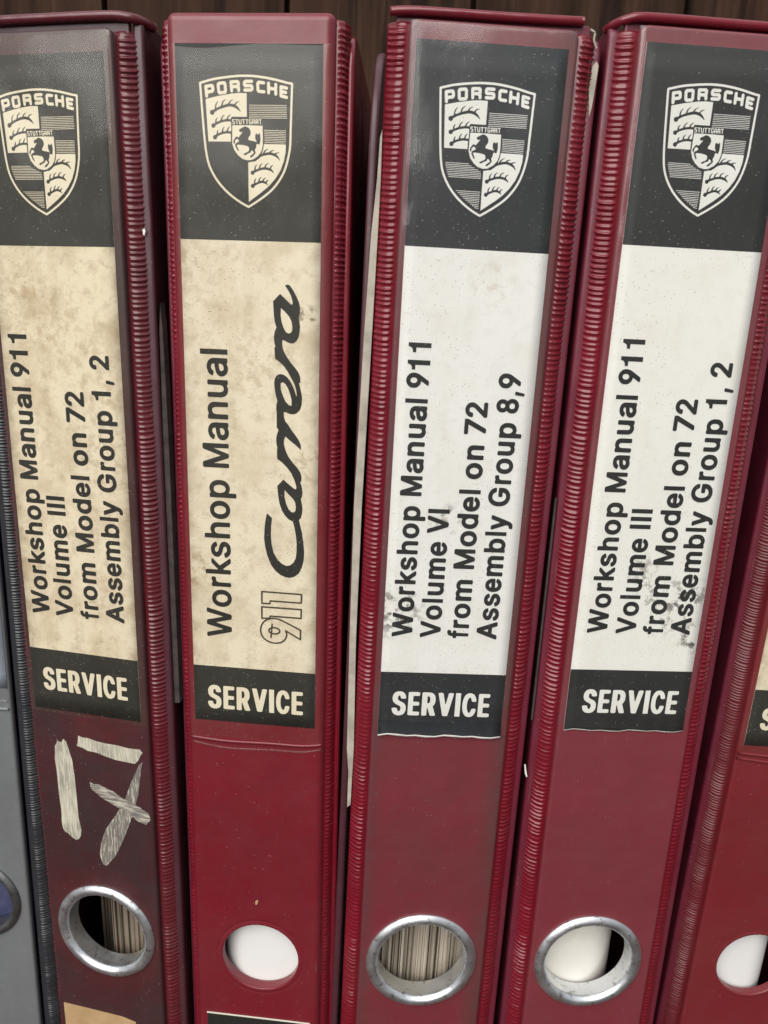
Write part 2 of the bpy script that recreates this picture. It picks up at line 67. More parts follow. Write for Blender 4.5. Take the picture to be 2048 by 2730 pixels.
CREST = [[8,26,138,-49,362,-193,517,-305,622,-392,707,-477,754,-530,837,-638,894,-725,930,-788,972,-872,1005,-950,1047,-1076,1087,-1232,1114,-1370,1132,-1520,1135,-1624,1138,-1637,1141,-1912,1144,-1927,1162,-2594,1165,-2608,1168,-2780,1174,-2884,1173,-2938,1163,-2952,1152,-2958,1034,-2976,746,-3042,566,-3075,404,-3099,245,-3117,107,-3126,26,-3126,14,-3129,-178,-3126,-277,-3120,-466,-3102,-708,-3072,-825,-3054,-948,-3030,-1236,-2954,-1246,-2948,-1253,-2936,-1253,-2890,-1190,-1883,-1163,-1550,-1142,-1355,-1115,-1180,-1084,-1055,-1042,-938,-979,-809,-931,-728,-882,-654,-785,-530,-652,-393,-592,-339,-482,-251,-334,-148,-175,-55,-16,23],[4,-34,-4,-33,-28,-43,-166,-112,-280,-178,-367,-235,-455,-298,-598,-417,-728,-548,-828,-672,-913,-803,-943,-857,-991,-956,-1030,-1064,-1052,-1144,-1079,-1294,-1097,-1436,-1124,-1726,-1157,-2204,-1199,-2896,-1194,-2909,-954,-2973,-870,-2991,-724,-3015,-460,-3048,-307,-3063,-172,-3072,-54,-3072,-40,-3075,-28,-3072,101,-3072,239,-3063,482,-3033,725,-2991,980,-2931,1110,-2910,1119,-2906,1111,-2620,1108,-2606,1108,-2524,1105,-2510,1105,-2426,1102,-2410,1102,-2326,1099,-2312,1099,-2230,1096,-2216,1096,-2134,1093,-2120,1093,-2036,1090,-2020,1090,-1940,1087,-1924,1084,-1646,1081,-1634,1078,-1526,1063,-1396,1036,-1253,999,-1106,957,-976,930,-910,888,-824,858,-770,792,-668,703,-554,604,-448,502,-362,314,-226,155,-124],[12,-127,361,-373,554,-528,717,-704,849,-902,936,-1118,985,-1342,988,-1450,991,-1462,989,-1520,924,-1524,494,-1524,479,-1527,425,-1527,421,-1523,396,-1400,359,-1292,372,-1294,380,-1300,407,-1341,439,-1378,479,-1400,509,-1412,525,-1416,530,-1412,530,-1408,481,-1373,461,-1353,443,-1328,437,-1316,440,-1314,494,-1326,554,-1333,575,-1356,596,-1370,644,-1383,680,-1385,682,-1378,677,-1373,616,-1346,607,-1337,611,-1330,693,-1308,722,-1322,746,-1329,806,-1332,824,-1327,825,-1322,818,-1318,764,-1304,743,-1295,736,-1289,792,-1238,822,-1180,837,-1142,836,-1136,827,-1137,769,-1196,722,-1226,629,-1259,570,-1269,477,-1257,384,-1235,350,-1223,309,-1199,289,-1180,182,-1105,152,-1107,3,-1078,4,-341,7,-326,7,-134,8,-128],[133,-467,101,-466,77,-481,68,-496,64,-512,68,-532,79,-551,98,-563,113,-567,140,-566,145,-578,145,-598,155,-650,181,-689,204,-707,209,-704,210,-698,194,-664,184,-623,184,-593,188,-589,257,-620,269,-668,281,-694,313,-725,341,-740,347,-737,348,-730,314,-689,305,-664,302,-639,344,-648,372,-649,383,-674,398,-694,425,-710,461,-719,468,-716,466,-710,434,-687,422,-674,413,-650,414,-641,456,-627,482,-656,522,-674,534,-676,537,-674,535,-664,503,-632,486,-598,522,-551,525,-544,522,-539,464,-566,411,-584,375,-591,341,-588,302,-578,254,-560,173,-520,158,-483,149,-475],[121,-782,110,-780,96,-784,76,-796,64,-821,65,-848,71,-861,87,-875,101,-882,134,-883,155,-895,160,-944,170,-982,185,-1004,230,-1040,236,-1040,237,-1034,212,-994,200,-968,196,-920,200,-912,276,-941,290,-994,302,-1020,329,-1043,377,-1067,384,-1066,384,-1060,343,-1022,329,-1001,322,-976,322,-962,327,-957,365,-966,422,-973,440,-1016,456,-1038,482,-1055,540,-1074,551,-1073,552,-1066,494,-1031,482,-1019,467,-982,466,-976,470,-972,512,-969,560,-954,600,-1010,629,-1023,647,-1026,665,-1024,663,-1016,637,-1001,620,-984,611,-968,600,-938,626,-918,645,-898,672,-857,678,-844,675,-839,659,-844,606,-875,530,-902,468,-912,384,-909,336,-899,252,-872,176,-839,167,-832,162,-812,155,-801,143,-790],[-7,-1129,101,-1141,234,-1216,262,-1240,345,-1340,388,-1490,391,-1706,388,-1720,388,-1810,385,-1823,385,-1910,380,-1954,182,-1956,167,-1959,-202,-1959,-217,-1956,-325,-1956,-402,-1952,-407,-1880,-407,-1810,-410,-1798,-413,-1520,-364,-1370,-266,-1250,-157,-1168,-145,-1161],[84,-1196,65,-1194,56,-1198,49,-1210,53,-1226,80,-1254,131,-1290,151,-1312,150,-1322,140,-1335,121,-1355,96,-1370,89,-1371,84,-1366,72,-1328,64,-1316,50,-1309,8,-1298,-52,-1261,-72,-1252,-94,-1251,-112,-1261,-118,-1271,-115,-1280,-91,-1298,-12,-1330,5,-1341,18,-1355,28,-1378,28,-1414,18,-1442,4,-1457,-34,-1472,-145,-1494,-250,-1497,-277,-1493,-291,-1484,-292,-1469,-242,-1370,-243,-1360,-248,-1355,-262,-1350,-280,-1365,-313,-1418,-334,-1460,-341,-1484,-337,-1505,-322,-1529,-246,-1569,-236,-1582,-240,-1598,-263,-1624,-280,-1634,-292,-1637,-310,-1626,-337,-1592,-348,-1520,-358,-1515,-370,-1519,-378,-1528,-382,-1538,-386,-1564,-379,-1592,-358,-1630,-335,-1664,-304,-1692,-288,-1691,-253,-1673,-236,-1678,-172,-1758,-141,-1802,-145,-1809,-178,-1794,-208,-1795,-220,-1805,-229,-1828,-230,-1844,-226,-1856,-204,-1871,-147,-1897,-112,-1919,-91,-1928,-70,-1931,-46,-1929,-1,-1910,21,-1896,43,-1874,57,-1852,66,-1832,73,-1795,73,-1777,66,-1744,54,-1718,26,-1684,14,-1660,7,-1637,14,-1619,35,-1609,110,-1593,182,-1583,195,-1580,225,-1564,230,-1564,228,-1576,197,-1640,193,-1658,190,-1718,197,-1744,206,-1764,218,-1774,226,-1772,243,-1756,257,-1749,281,-1753,302,-1781,309,-1780,315,-1762,325,-1702,328,-1634,322,-1586,306,-1528,296,-1513,291,-1509,281,-1510,266,-1520,248,-1527,236,-1523,221,-1508,214,-1487,217,-1469,213,-1448,188,-1396,181,-1376,185,-1352,195,-1337,199,-1322,192,-1300,169,-1271,121,-1223],[-964,-1564,-447,-1568,-449,-1724,-446,-1744,-451,-1752,-514,-1758,-576,-1758,-664,-1739,-730,-1718,-762,-1703,-807,-1676,-813,-1646,-822,-1630,-832,-1621,-852,-1611,-880,-1612,-900,-1623,-916,-1646,-920,-1670,-910,-1696,-898,-1709,-874,-1719,-850,-1720,-828,-1733,-811,-1805,-802,-1824,-781,-1844,-774,-1844,-772,-1840,-782,-1777,-781,-1760,-768,-1762,-690,-1792,-682,-1834,-673,-1862,-632,-1907,-616,-1919,-609,-1919,-608,-1912,-640,-1856,-647,-1832,-646,-1805,-556,-1820,-535,-1877,-504,-1911,-475,-1932,-470,-1927,-471,-1922,-502,-1870,-515,-1820,-511,-1815,-442,-1812,-437,-1823,-434,-1852,-437,-2026,-441,-2036,-460,-2040,-541,-2040,-636,-2025,-708,-2006,-786,-1976,-841,-1946,-847,-1940,-852,-1916,-862,-1902,-876,-1891,-900,-1884,-928,-1891,-946,-1905,-956,-1927,-955,-1955,-944,-1976,-928,-1988,-904,-1995,-880,-1991,-852,-2006,-857,-2030,-847,-2074,-839,-2090,-814,-2114,-796,-2126,-790,-2126,-787,-2122,-811,-2078,-815,-2062,-814,-2028,-804,-2029,-724,-2061,-717,-2068,-703,-2104,-683,-2140,-647,-2174,-610,-2198,-603,-2194,-606,-2186,-636,-2151,-658,-2120,-670,-2086,-670,-2080,-666,-2079,-556,-2098,-541,-2132,-527,-2156,-488,-2188,-447,-2214,-443,-2210,-447,-2201,-502,-2134,-512,-2108,-508,-2100,-442,-2098,-439,-2120,-424,-2148,-414,-2154,-22,-2156,-22,-2704,-232,-2706,-424,-2688,-762,-2631,-1078,-2561,-1092,-2555,-1094,-2518,-1091,-2510,-1043,-1568,-1036,-1563],[-346,-1978,-339,-1984,-332,-2000,-336,-2033,-349,-2048,-387,-2051,-389,-2068,-385,-2076,-346,-2077,-341,-2084,-342,-2092,-349,-2097,-400,-2096,-406,-2090,-413,-2074,-409,-2042,-400,-2029,-358,-2026,-353,-2006,-361,-1998,-400,-1997,-404,-1990,-403,-1982,-394,-1977],[-103,-1981,-96,-1988,-95,-1994,-101,-2074,-100,-2078,-82,-2082,-78,-2092,-88,-2100,-145,-2099,-151,-2092,-151,-2086,-145,-2080,-130,-2079,-125,-2074,-116,-1990,-109,-1982],[-172,-1981,-165,-1988,-158,-2002,-165,-2092,-178,-2099,-185,-2090,-180,-2006,-187,-2001,-202,-2001,-212,-2012,-215,-2074,-219,-2092,-226,-2099,-235,-2096,-238,-2092,-239,-2080,-233,-2008,-223,-1988,-213,-1980],[-277,-1981,-269,-1990,-278,-2072,-274,-2076,-255,-2080,-252,-2090,-262,-2097,-322,-2096,-326,-2090,-323,-2080,-316,-2076,-304,-2076,-299,-2072,-292,-1990,-286,-1981],[185,-1984,192,-1990,193,-1996,186,-2084,167,-2102,128,-2102,116,-2091,112,-2080,119,-1994,125,-1985,134,-1984,141,-1994,140,-2020,164,-2022,171,-2012,173,-1990,180,-1984],[92,-1984,106,-2006,101,-2042,89,-2049,71,-2049,62,-2045,62,-2032,80,-2026,82,-2008,77,-2004,56,-2005,53,-2008,49,-2030,46,-2072,47,-2078,54,-2082,71,-2082,83,-2074,92,-2074,97,-2080,96,-2090,80,-2102,41,-2102,32,-2096,25,-2080,32,-2000,47,-1983],[-12,-1984,-8,-1990,-8,-2006,-14,-2074,-10,-2079,5,-2082,9,-2086,9,-2096,3,-2100,-58,-2099,-64,-2092,-61,-2083,-40,-2078,-35,-2072,-28,-1988,-21,-1983],[336,-1987,342,-1994,343,-2000,334,-2080,338,-2085,354,-2086,360,-2096,356,-2102,347,-2106,293,-2105,287,-2098,287,-2090,293,-2085,311,-2083,316,-2062,320,-2002,326,-1988],[275,-1987,280,-1994,280,-2020,271,-2038,277,-2054,270,-2092,257,-2103,204,-2102,199,-2096,199,-2072,209,-1990,216,-1986,225,-1988,229,-1996,227,-2026,245,-2028,258,-2018,259,-1996,263,-1988],[166,-2044,138,-2045,133,-2072,137,-2080,155,-2082,163,-2078,166,-2072],[251,-2051,225,-2051,222,-2080,252,-2080],[-917,-2188,-928,-2187,-952,-2194,-971,-2210,-979,-2222,-986,-2246,-982,-2266,-974,-2282,-952,-2300,-934,-2307,-904,-2305,-858,-2330,-851,-2398,-841,-2438,-809,-2483,-772,-2516,-766,-2513,-765,-2506,-796,-2458,-811,-2422,-815,-2402,-815,-2360,-810,-2353,-696,-2403,-690,-2416,-676,-2468,-660,-2499,-629,-2528,-574,-2561,-567,-2558,-568,-2551,-617,-2504,-634,-2476,-647,-2438,-650,-2422,-646,-2419,-586,-2438,-514,-2455,-475,-2513,-420,-2543,-388,-2556,-378,-2555,-378,-2548,-430,-2511,-451,-2490,-463,-2470,-462,-2461,-409,-2457,-346,-2443,-326,-2474,-301,-2495,-250,-2511,-228,-2514,-211,-2512,-213,-2504,-280,-2472,-295,-2456,-306,-2428,-262,-2394,-227,-2356,-183,-2290,-178,-2278,-180,-2272,-187,-2272,-262,-2324,-330,-2363,-381,-2378,-418,-2385,-454,-2388,-502,-2385,-592,-2366,-666,-2345,-766,-2309,-862,-2254,-866,-2248,-867,-2230,-878,-2210,-898,-2194],[1016,-2581,1033,-2590,1044,-2608,1044,-2626,1034,-2643,1026,-2651,1007,-2657,909,-2679,904,-2684,904,-2698,906,-2705,911,-2706,977,-2691,995,-2692,1010,-2700,1020,-2716,1022,-2728,1017,-2746,1010,-2757,995,-2765,903,-2786,901,-2806,906,-2811,911,-2811,993,-2793,1016,-2794,1033,-2804,1041,-2818,1042,-2840,1038,-2848,1026,-2861,1010,-2868,860,-2898,843,-2891,827,-2876,823,-2860,826,-2674,829,-2642,836,-2626,854,-2614,986,-2583],[-1056,-2587,-1036,-2598,-1023,-2620,-1026,-2680,-894,-2707,-880,-2718,-861,-2750,-857,-2774,-867,-2858,-875,-2876,-909,-2906,-928,-2910,-1090,-2883,-1100,-2878,-1114,-2864,-1118,-2852,-1118,-2830,-1100,-2626,-1093,-2606,-1084,-2595,-1066,-2587],[740,-2656,757,-2666,766,-2684,766,-2914,759,-2934,738,-2946,716,-2945,706,-2938,695,-2926,691,-2914,691,-2848,686,-2845,668,-2847,585,-2860,580,-2948,576,-2956,563,-2969,545,-2976,518,-2966,509,-2954,505,-2938,505,-2792,508,-2776,508,-2708,512,-2697,525,-2686,540,-2679,560,-2683,574,-2692,583,-2714,584,-2782,686,-2769,691,-2764,691,-2686,695,-2674,716,-2656],[-712,-2665,-574,-2680,-560,-2690,-534,-2728,-530,-2746,-543,-2924,-560,-2948,-578,-2966,-592,-2972,-618,-2973,-750,-2957,-770,-2944,-796,-2902,-797,-2876,-781,-2716,-773,-2702,-743,-2672,-724,-2664],[425,-2701,450,-2710,459,-2722,463,-2744,456,-2762,440,-2774,428,-2778,327,-2784,311,-2788,307,-2798,304,-2848,304,-2912,309,-2916,323,-2916,398,-2907,431,-2908,451,-2924,456,-2936,457,-2950,450,-2966,440,-2975,425,-2982,309,-2994,278,-2994,270,-2990,234,-2952,226,-2930,229,-2918,232,-2774,239,-2758,270,-2721,284,-2713],[-400,-2716,-385,-2724,-372,-2740,-374,-2804,-370,-2811,-297,-2814,-280,-2807,-268,-2798,-264,-2792,-263,-2758,-256,-2744,-248,-2734,-235,-2728,-220,-2727,-208,-2731,-192,-2746,-188,-2758,-191,-2830,-205,-2854,-194,-2878,-197,-2948,-204,-2970,-241,-3002,-262,-3006,-319,-3000,-406,-2997,-436,-2993,-454,-2980,-461,-2966,-461,-2926,-446,-2750,-439,-2732,-431,-2722,-412,-2715],[-12,-2737,104,-2740,122,-2748,153,-2782,157,-2800,153,-2866,148,-2878,118,-2908,104,-2913,-30,-2913,-38,-2918,-37,-2932,-28,-2937,110,-2937,125,-2941,140,-2952,148,-2972,144,-2992,128,-3008,110,-3014,-58,-3012,-79,-3003,-112,-2966,-116,-2948,-112,-2878,-103,-2863,-85,-2848,-58,-2835,71,-2838,79,-2834,82,-2818,77,-2814,-52,-2814,-85,-2810,-101,-2798,-110,-2774,-96,-2746,-76,-2736],[-689,-2744,-705,-2744,-710,-2758,-719,-2854,-718,-2884,-636,-2895,-618,-2894,-614,-2888,-608,-2780,-610,-2753],[-1013,-2762,-1033,-2762,-1037,-2774,-1038,-2812,-991,-2823,-952,-2829,-943,-2827,-938,-2816,-937,-2776],[-344,-2888,-378,-2888,-383,-2900,-381,-2920,-297,-2928,-274,-2926,-274,-2894]]
STR_R = [[40,-2435,1012,-2438,1013,-2425,41,-2421],[39,-2392,1013,-2397,1014,-2383,40,-2379],[38,-2350,1014,-2355,1015,-2342,39,-2337],[37,-2308,1014,-2314,1016,-2300,38,-2295],[35,-2266,1015,-2272,1017,-2259,36,-2252],[34,-2223,1016,-2230,1018,-2217,35,-2210],[33,-2181,1017,-2189,1018,-2175,34,-2167],[32,-2138,1018,-2147,1019,-2133,33,-2125],[424,-1856,995,-1848,996,-1835,426,-1842],[426,-1815,994,-1807,995,-1794,427,-1802],[427,-1775,993,-1767,994,-1753,428,-1761],[428,-1734,992,-1726,993,-1712,429,-1721],[429,-1694,991,-1685,992,-1671,431,-1680],[431,-1653,990,-1644,992,-1631,432,-1639],[432,-1612,989,-1603,991,-1590,433,-1599],[433,-1571,988,-1562,990,-1549,434,-1558]]
STR_L = [[-974,-1234,-386,-1231,-385,-1217,-973,-1221],[-988,-1194,-316,-1185,-315,-1171,-987,-1180],[-973,-1154,-229,-1144,-228,-1130,-972,-1140],[-960,-1110,-135,-1104,-133,-1090,-959,-1096],[-947,-1068,-70,-1066,-69,-1053,-946,-1055],[-934,-1026,-60,-1026,-59,-1012,-933,-1013],[-918,-984,-53,-983,-52,-969,-917,-971],[-898,-946,-49,-942,-48,-928,-897,-932],[-882,-904,-49,-903,-48,-890,-881,-890],[-668,-580,-39,-577,-37,-563,-667,-567],[-614,-534,-40,-529,-38,-515,-613,-520],[-557,-491,-41,-484,-40,-470,-556,-477],[-507,-447,-42,-439,-41,-425,-506,-433],[-459,-406,-44,-397,-42,-383,-457,-392],[-404,-368,-45,-357,-44,-343,-402,-354],[-342,-327,-47,-315,-46,-301,-341,-314],[-276,-281,-48,-267,-47,-253,-275,-267],[-219,-242,-49,-226,-48,-212,-218,-228],[-158,-199,-51,-181,-49,-167,-157,-185]]
SCRIPT = [[2860,5773,2925,5758,2980,5783,3064,5897,3157,6061,3223,6199,3255,6322,3256,6463,3222,6607,3239,6713,3259,6838,3252,6963,3220,7126,3164,7228,3089,7285,3005,7297,2911,7265,2826,7223,2784,7206,2766,7270,2773,7379,2817,7523,2902,7665,3016,7826,3130,7949,3226,8074,3274,8201,3277,8346,3237,8348,3276,8498,3315,8665,3330,8795,3318,8946,3271,9099,3175,9198,3080,9231,2964,9217,2868,9175,2810,9177,2820,9310,2859,9441,2925,9508,3032,9671,3160,9833,3246,9956,3301,10081,3308,10230,3162,10099,2990,9969,2862,9859,2824,9956,2819,10084,2863,10253,2949,10441,3079,10606,3209,10750,3295,10876,3329,11004,3323,11135,3291,11143,3331,11265,3360,11417,3355,11549,3316,11662,3345,11792,3364,11947,3348,12103,3316,12217,3262,12276,3295,12420,3352,12641,3398,12955,3423,13227,3414,13480,3360,13714,3272,13905,3139,14019,3005,14063,2871,14049,2736,14000,2579,13883,2445,13707,2334,13437,2268,13165,2236,12893,2249,12598,2276,12370,2322,12132,2471,12264,2444,12518,2436,12790,2458,13062,2513,13310,2624,13510,2758,13639,2892,13699,3004,13680,3115,13580,3180,13426,3201,13219,3200,12968,3177,12743,3131,12497,3082,12332,2955,12272,2845,12156,2757,12005,2691,11809,2652,11568,2630,11305,2804,11109,2930,11212,3082,11334,3158,11380,3186,11339,3179,11274,3124,11102,3037,10912,2907,10745,2756,10602,2626,10512,2622,10233,2637,10211,2605,10074,2601,9925,2627,9797,2665,9689,2616,9617,2617,9510,2613,9320,2617,9224,2602,9092,2608,8979,2633,8883,2589,8716,2560,8549,2545,8400,2561,8269,2618,8174,2713,8133,2808,8147,2904,8208,2999,8325,3076,8470,3134,8617,3169,8737,3180,8708,3162,8541,3114,8394,3037,8249,2941,8086,2827,7925,2694,7802,2571,7724,2552,7424,2581,7405,2552,7297,2540,7152,2553,7043,2572,6971,2609,6888,2563,6738,2541,6578,2517,6205,2709,6005,2805,6090,2954,6226,3029,6280,3056,6249,3047,6170,3009,6048,2935,5910,2851,5799],[2731,6366,2843,6460,2955,6581,3021,6703,3050,6845,3046,6953,3013,7012,2938,7038,2863,6996,2797,6872,2750,6731,2722,6553],[2723,8383,2790,8352,2866,8405,2943,8532,3001,8697,3036,8827,3036,8997,2963,8981,2867,8891,2790,8726,2732,8560],[2843,11414,2952,11529,3083,11653,3149,11760,3172,11891,3162,12003,3118,12061,3042,12055,2954,11971,2888,11820,2833,11602]]
NINE = [[2575,16205,2653,16196,2705,16183,2739,16171,2767,16159,2797,16141,2842,16103,2869,16072,2889,16041,2913,15993,2929,15949,2936,15925,2940,15881,2938,15857,2927,15811,2929,15809,3313,16023,3327,16030,3337,16030,3347,16025,3355,16015,3358,15991,3362,15703,3357,15691,3351,15685,3175,15596,2959,15495,2735,15397,2647,15371,2589,15360,2489,15358,2425,15368,2424,15361,2431,15341,3339,15346,3357,15343,3371,15329,3374,15289,3378,15041,3373,15027,3365,15019,3357,15016,3183,15014,2159,15012,2143,15017,2135,15025,2130,15041,2133,15413,2142,15425,2155,15430,2269,15420,2292,15421,2241,15456,2184,15513,2149,15565,2115,15639,2098,15697,2092,15739,2090,15817,2099,15873,2117,15933,2134,15977,2164,16027,2194,16063,2221,16088,2279,16131,2337,16161,2377,16177,2437,16195,2507,16206],[2560,16157,2495,16156,2439,16145,2363,16119,2305,16089,2263,16060,2227,16026,2206,16001,2185,15967,2163,15917,2149,15873,2138,15809,2142,15735,2155,15673,2171,15631,2190,15591,2215,15552,2247,15516,2311,15467,2387,15431,2445,15414,2499,15406,2577,15408,2627,15416,2677,15429,2757,15459,2973,15555,3311,15719,3310,15939,3308,15961,3305,15962,2893,15733,2881,15730,2871,15733,2859,15747,2858,15759,2881,15829,2890,15865,2890,15903,2881,15939,2867,15977,2849,16013,2829,16044,2777,16096,2733,16121,2695,16135,2645,16148,2591,16156],[2437,16025,2448,16019,2454,16007,2465,15899,2511,15906,2567,15906,2611,15897,2645,15885,2678,15867,2702,15845,2718,15821,2726,15795,2724,15761,2713,15735,2691,15708,2661,15687,2631,15673,2583,15660,2553,15656,2485,15659,2490,15571,2484,15559,2473,15552,2455,15555,2445,15567,2437,15671,2384,15703,2362,15727,2349,15755,2344,15783,2351,15813,2369,15844,2392,15865,2420,15883,2408,16007,2417,16021,2427,16026],[2554,15857,2503,15856,2471,15847,2478,15733,2483,15711,2513,15706,2561,15706,2587,15711,2615,15719,2639,15731,2655,15742,2671,15761,2677,15787,2671,15803,2653,15824,2631,15838,2607,15847],[2424,15825,2407,15812,2399,15799,2394,15775,2404,15753,2418,15739,2431,15732,2430,15781],[2200,15377,2183,15378,2180,15373,2180,15067,2183,15062,3321,15064,3328,15067,3326,15243,3324,15293,3321,15296,2407,15292,2396,15297,2390,15305,2371,15363],[2249,14949,2393,14948,2409,14945,2418,14939,2423,14929,2432,14869,2437,14856,3357,14857,3369,14847,3374,14833,3384,14597,3383,14553,3369,14539,3335,14536,2151,14529,2140,14535,2134,14549,2135,14931,2145,14946,2155,14950],[2190,14901,2184,14899,2182,14849,2182,14581,2185,14576,3233,14584,3329,14586,3334,14589,3328,14767,3326,14807,3323,14810,2411,14806,2397,14813,2391,14823,2380,14893,2377,14897]]
PAINT = [[591,20518,644,20428,705,20284,754,20344,807,20349,869,20312,926,20209,1038,20312,1126,20700,1197,20986,1236,21661,1251,22321,1257,23104,1328,23600,1296,23835,1216,23979,1114,24042,967,23984,813,23842,679,23782,609,23623,598,23425,621,22995,585,22300,575,21472,547,21012],[1489,20001,1631,20045,1842,20038,2152,20108,2490,20134,2880,20137,3265,20181,3702,20162,3786,20267,3688,20414,3629,20556,3491,20712,3104,20696,2793,20681,2457,20617,2122,20525,1807,20509,1601,20422,1405,20387,1456,20245],[3646,20712,3759,20614,3699,20916,3643,21219,3543,21857,3397,22348,3268,22757,2923,23633,2737,24038,2551,24419,2194,24866,2060,24821,1963,24450,2035,24005,2267,23393,2685,22755,3073,22050,3292,21468],[1788,21648,1929,21733,2118,21700,2376,21805,2636,21882,3017,22115,3531,22296,3886,22505,3953,22712,3784,22937,3498,22880,3170,22637,2861,22501,2525,22355,2215,22204,1935,22006,1810,21890]]


# ------------------------------------------------------------------ node helpers
class NT:
    def __init__(s, name):
        s.m = bpy.data.materials.new(name); s.m.use_nodes = True
        s.t = s.m.node_tree; s.n = s.t.nodes; s.b = s.n['Principled BSDF']; s.out = s.n['Material Output']
        s.co = s.n.new('ShaderNodeTexCoord').outputs['Object']
    def link(s, a, b): s.t.links.new(a, b)
    def _in(s, node, i, v):
        if isinstance(v, bpy.types.NodeSocket): s.link(v, node.inputs[i])
        else: node.inputs[i].default_value = v
    def mapping(s, scale=(1, 1, 1), loc=(0, 0, 0), rot=(0, 0, 0)):
        n = s.n.new('ShaderNodeMapping'); s.link(s.co, n.inputs[0])
        n.inputs['Scale'].default_value = scale; n.inputs['Location'].default_value = loc; n.inputs['Rotation'].default_value = rot
        return n.outputs[0]
    def noise(s, scale, detail=3, rough=.55, vec=None):
        n = s.n.new('ShaderNodeTexNoise'); s.link(vec or s.co, n.inputs['Vector'])
        n.inputs['Scale'].default_value = scale; n.inputs['Detail'].default_value = detail; n.inputs['Roughness'].default_value = rough
        return n.outputs[0]
    def ramp(s, v, a, b, lo=0., hi=1.):
        n = s.n.new('ShaderNodeMapRange'); s._in(n, 0, v)
        for i, x in ((1, a), (2, b), (3, lo), (4, hi)): n.inputs[i].default_value = x
        n.clamp = True
        return n.outputs[0]
    def math(s, op, a, b=0.):
        n = s.n.new('ShaderNodeMath'); n.operation = op; s._in(n, 0, a); s._in(n, 1, b); return n.outputs[0]
    def mix(s, f, a, b):
        n = s.n.new('ShaderNodeMix'); n.data_type = 'RGBA'
        s._in(n, 0, f)
        for i, v in ((6, a), (7, b)):
            s._in(n, i, v if isinstance(v, bpy.types.NodeSocket) else (*v, 1))
        return n.outputs[2]
    def specks(s, scale, radius, keep):
        """round flecks, one per kept cell"""
        n = s.n.new('ShaderNodeTexVoronoi'); s.link(s.co, n.inputs['Vector']); n.inputs['Scale'].default_value = scale
        sep = s.n.new('ShaderNodeSeparateColor'); s.link(n.outputs['Color'], sep.inputs[0])
        k = s.math('GREATER_THAN', sep.outputs[0], 1 - keep)
        r = s.math('MULTIPLY', sep.outputs[1], radius)
        d = s.math('LESS_THAN', n.outputs['Distance'], r)
        return s.math('MULTIPLY', k, d)
    def bump(s, h, strength, dist):
        n = s.n.new('ShaderNodeBump'); s.link(h, n.inputs['Height'])
        n.inputs['Strength'].default_value = strength; n.inputs['Distance'].default_value = dist
        return n
    def spot(s, c, r):
        """soft round mask about a point (object metres)"""
        n = s.n.new('ShaderNodeVectorMath'); n.operation = 'DISTANCE'; s.link(s.co, n.inputs[0]); n.inputs[1].default_value = c
        return s.ramp(n.outputs['Value'], 0, r, 1, 0)

def vinyl(name, col, dirt, amount=.35, rough=.38, dust=.5, grain=.25, halos=(), bands=()):
    t = NT(name)
    big = t.ramp(t.noise(30, 5, .6), .38, .66)
    c = t.mix(t.math('MULTIPLY', big, amount), col, dirt)
    fine = t.ramp(t.noise(420, 3, .65), .5, .75, 0, .30)
    c = t.mix(fine, c, dirt)
    fade = t.ramp(t.noise(13, 3, .5), .40, .66, 0, .28)
    c = t.mix(fade, c, tuple(min(1, x * 1.25 + .018) for x in col))
    scf = t.math('MULTIPLY', t.ramp(t.noise(1, 3, .6, t.mapping((1100, 400, 45), rot=(0, .5, 0))), .66, .74), t.ramp(t.noise(35, 2), .45, .65, 0, .22 * (dust + .5)))
    c = t.mix(scf, c, (.42, .30, .28))
    for (x0, x1, colr, k) in bands:      # grubby band running down the panel
        sx = t.n.new('ShaderNodeSeparateXYZ'); t.link(t.co, sx.inputs[0])
        msk = t.math('MULTIPLY', t.ramp(sx.outputs[0], x0, x1, 0, k), t.ramp(t.noise(45, 4, .65), .3, .6, .35, 1))
        c = t.mix(msk, c, colr)
    for (p, r, colr, k) in halos:
        msk = t.math('MULTIPLY', t.ramp(t.spot(p, r), 0, .7, 0, k), t.ramp(t.noise(150, 4, .7), .35, .6, .3, 1))
        c = t.mix(msk, c, colr)
    s1 = t.specks(750, .12, .04 * dust); s2 = t.specks(1500, .22, .09 * dust); s3 = t.specks(260, .07, .08 * dust)
    sp = t.math('MAXIMUM', t.math('MAXIMUM', s1, s2), s3)
    c = t.mix(t.math('MULTIPLY', sp, t.ramp(t.noise(42, 3), .42, .62, .04, .7)), c, (.46, .34, .29))
    t.link(c, t.b.inputs['Base Color'])
    r = t.ramp(t.noise(90, 3), .3, .7, rough - .07, rough + .12)
    r = t.math('MAXIMUM', r, t.math('MULTIPLY', sp, .8))
    t.link(r, t.b.inputs['Roughness'])
    b1 = t.bump(t.noise(1100, 2), grain, .00012)
    b2 = t.bump(t.noise(34, 3), .5, .0016)
    t.link(b2.outputs[0], b1.inputs['Normal']); t.link(b1.outputs[0], t.b.inputs['Normal'])
    t.b.inputs['Specular IOR Level'].default_value = .5
    t.b.inputs['Coat Weight'].default_value = .22; t.b.inputs['Coat Roughness'].default_value = .22
    return t.m

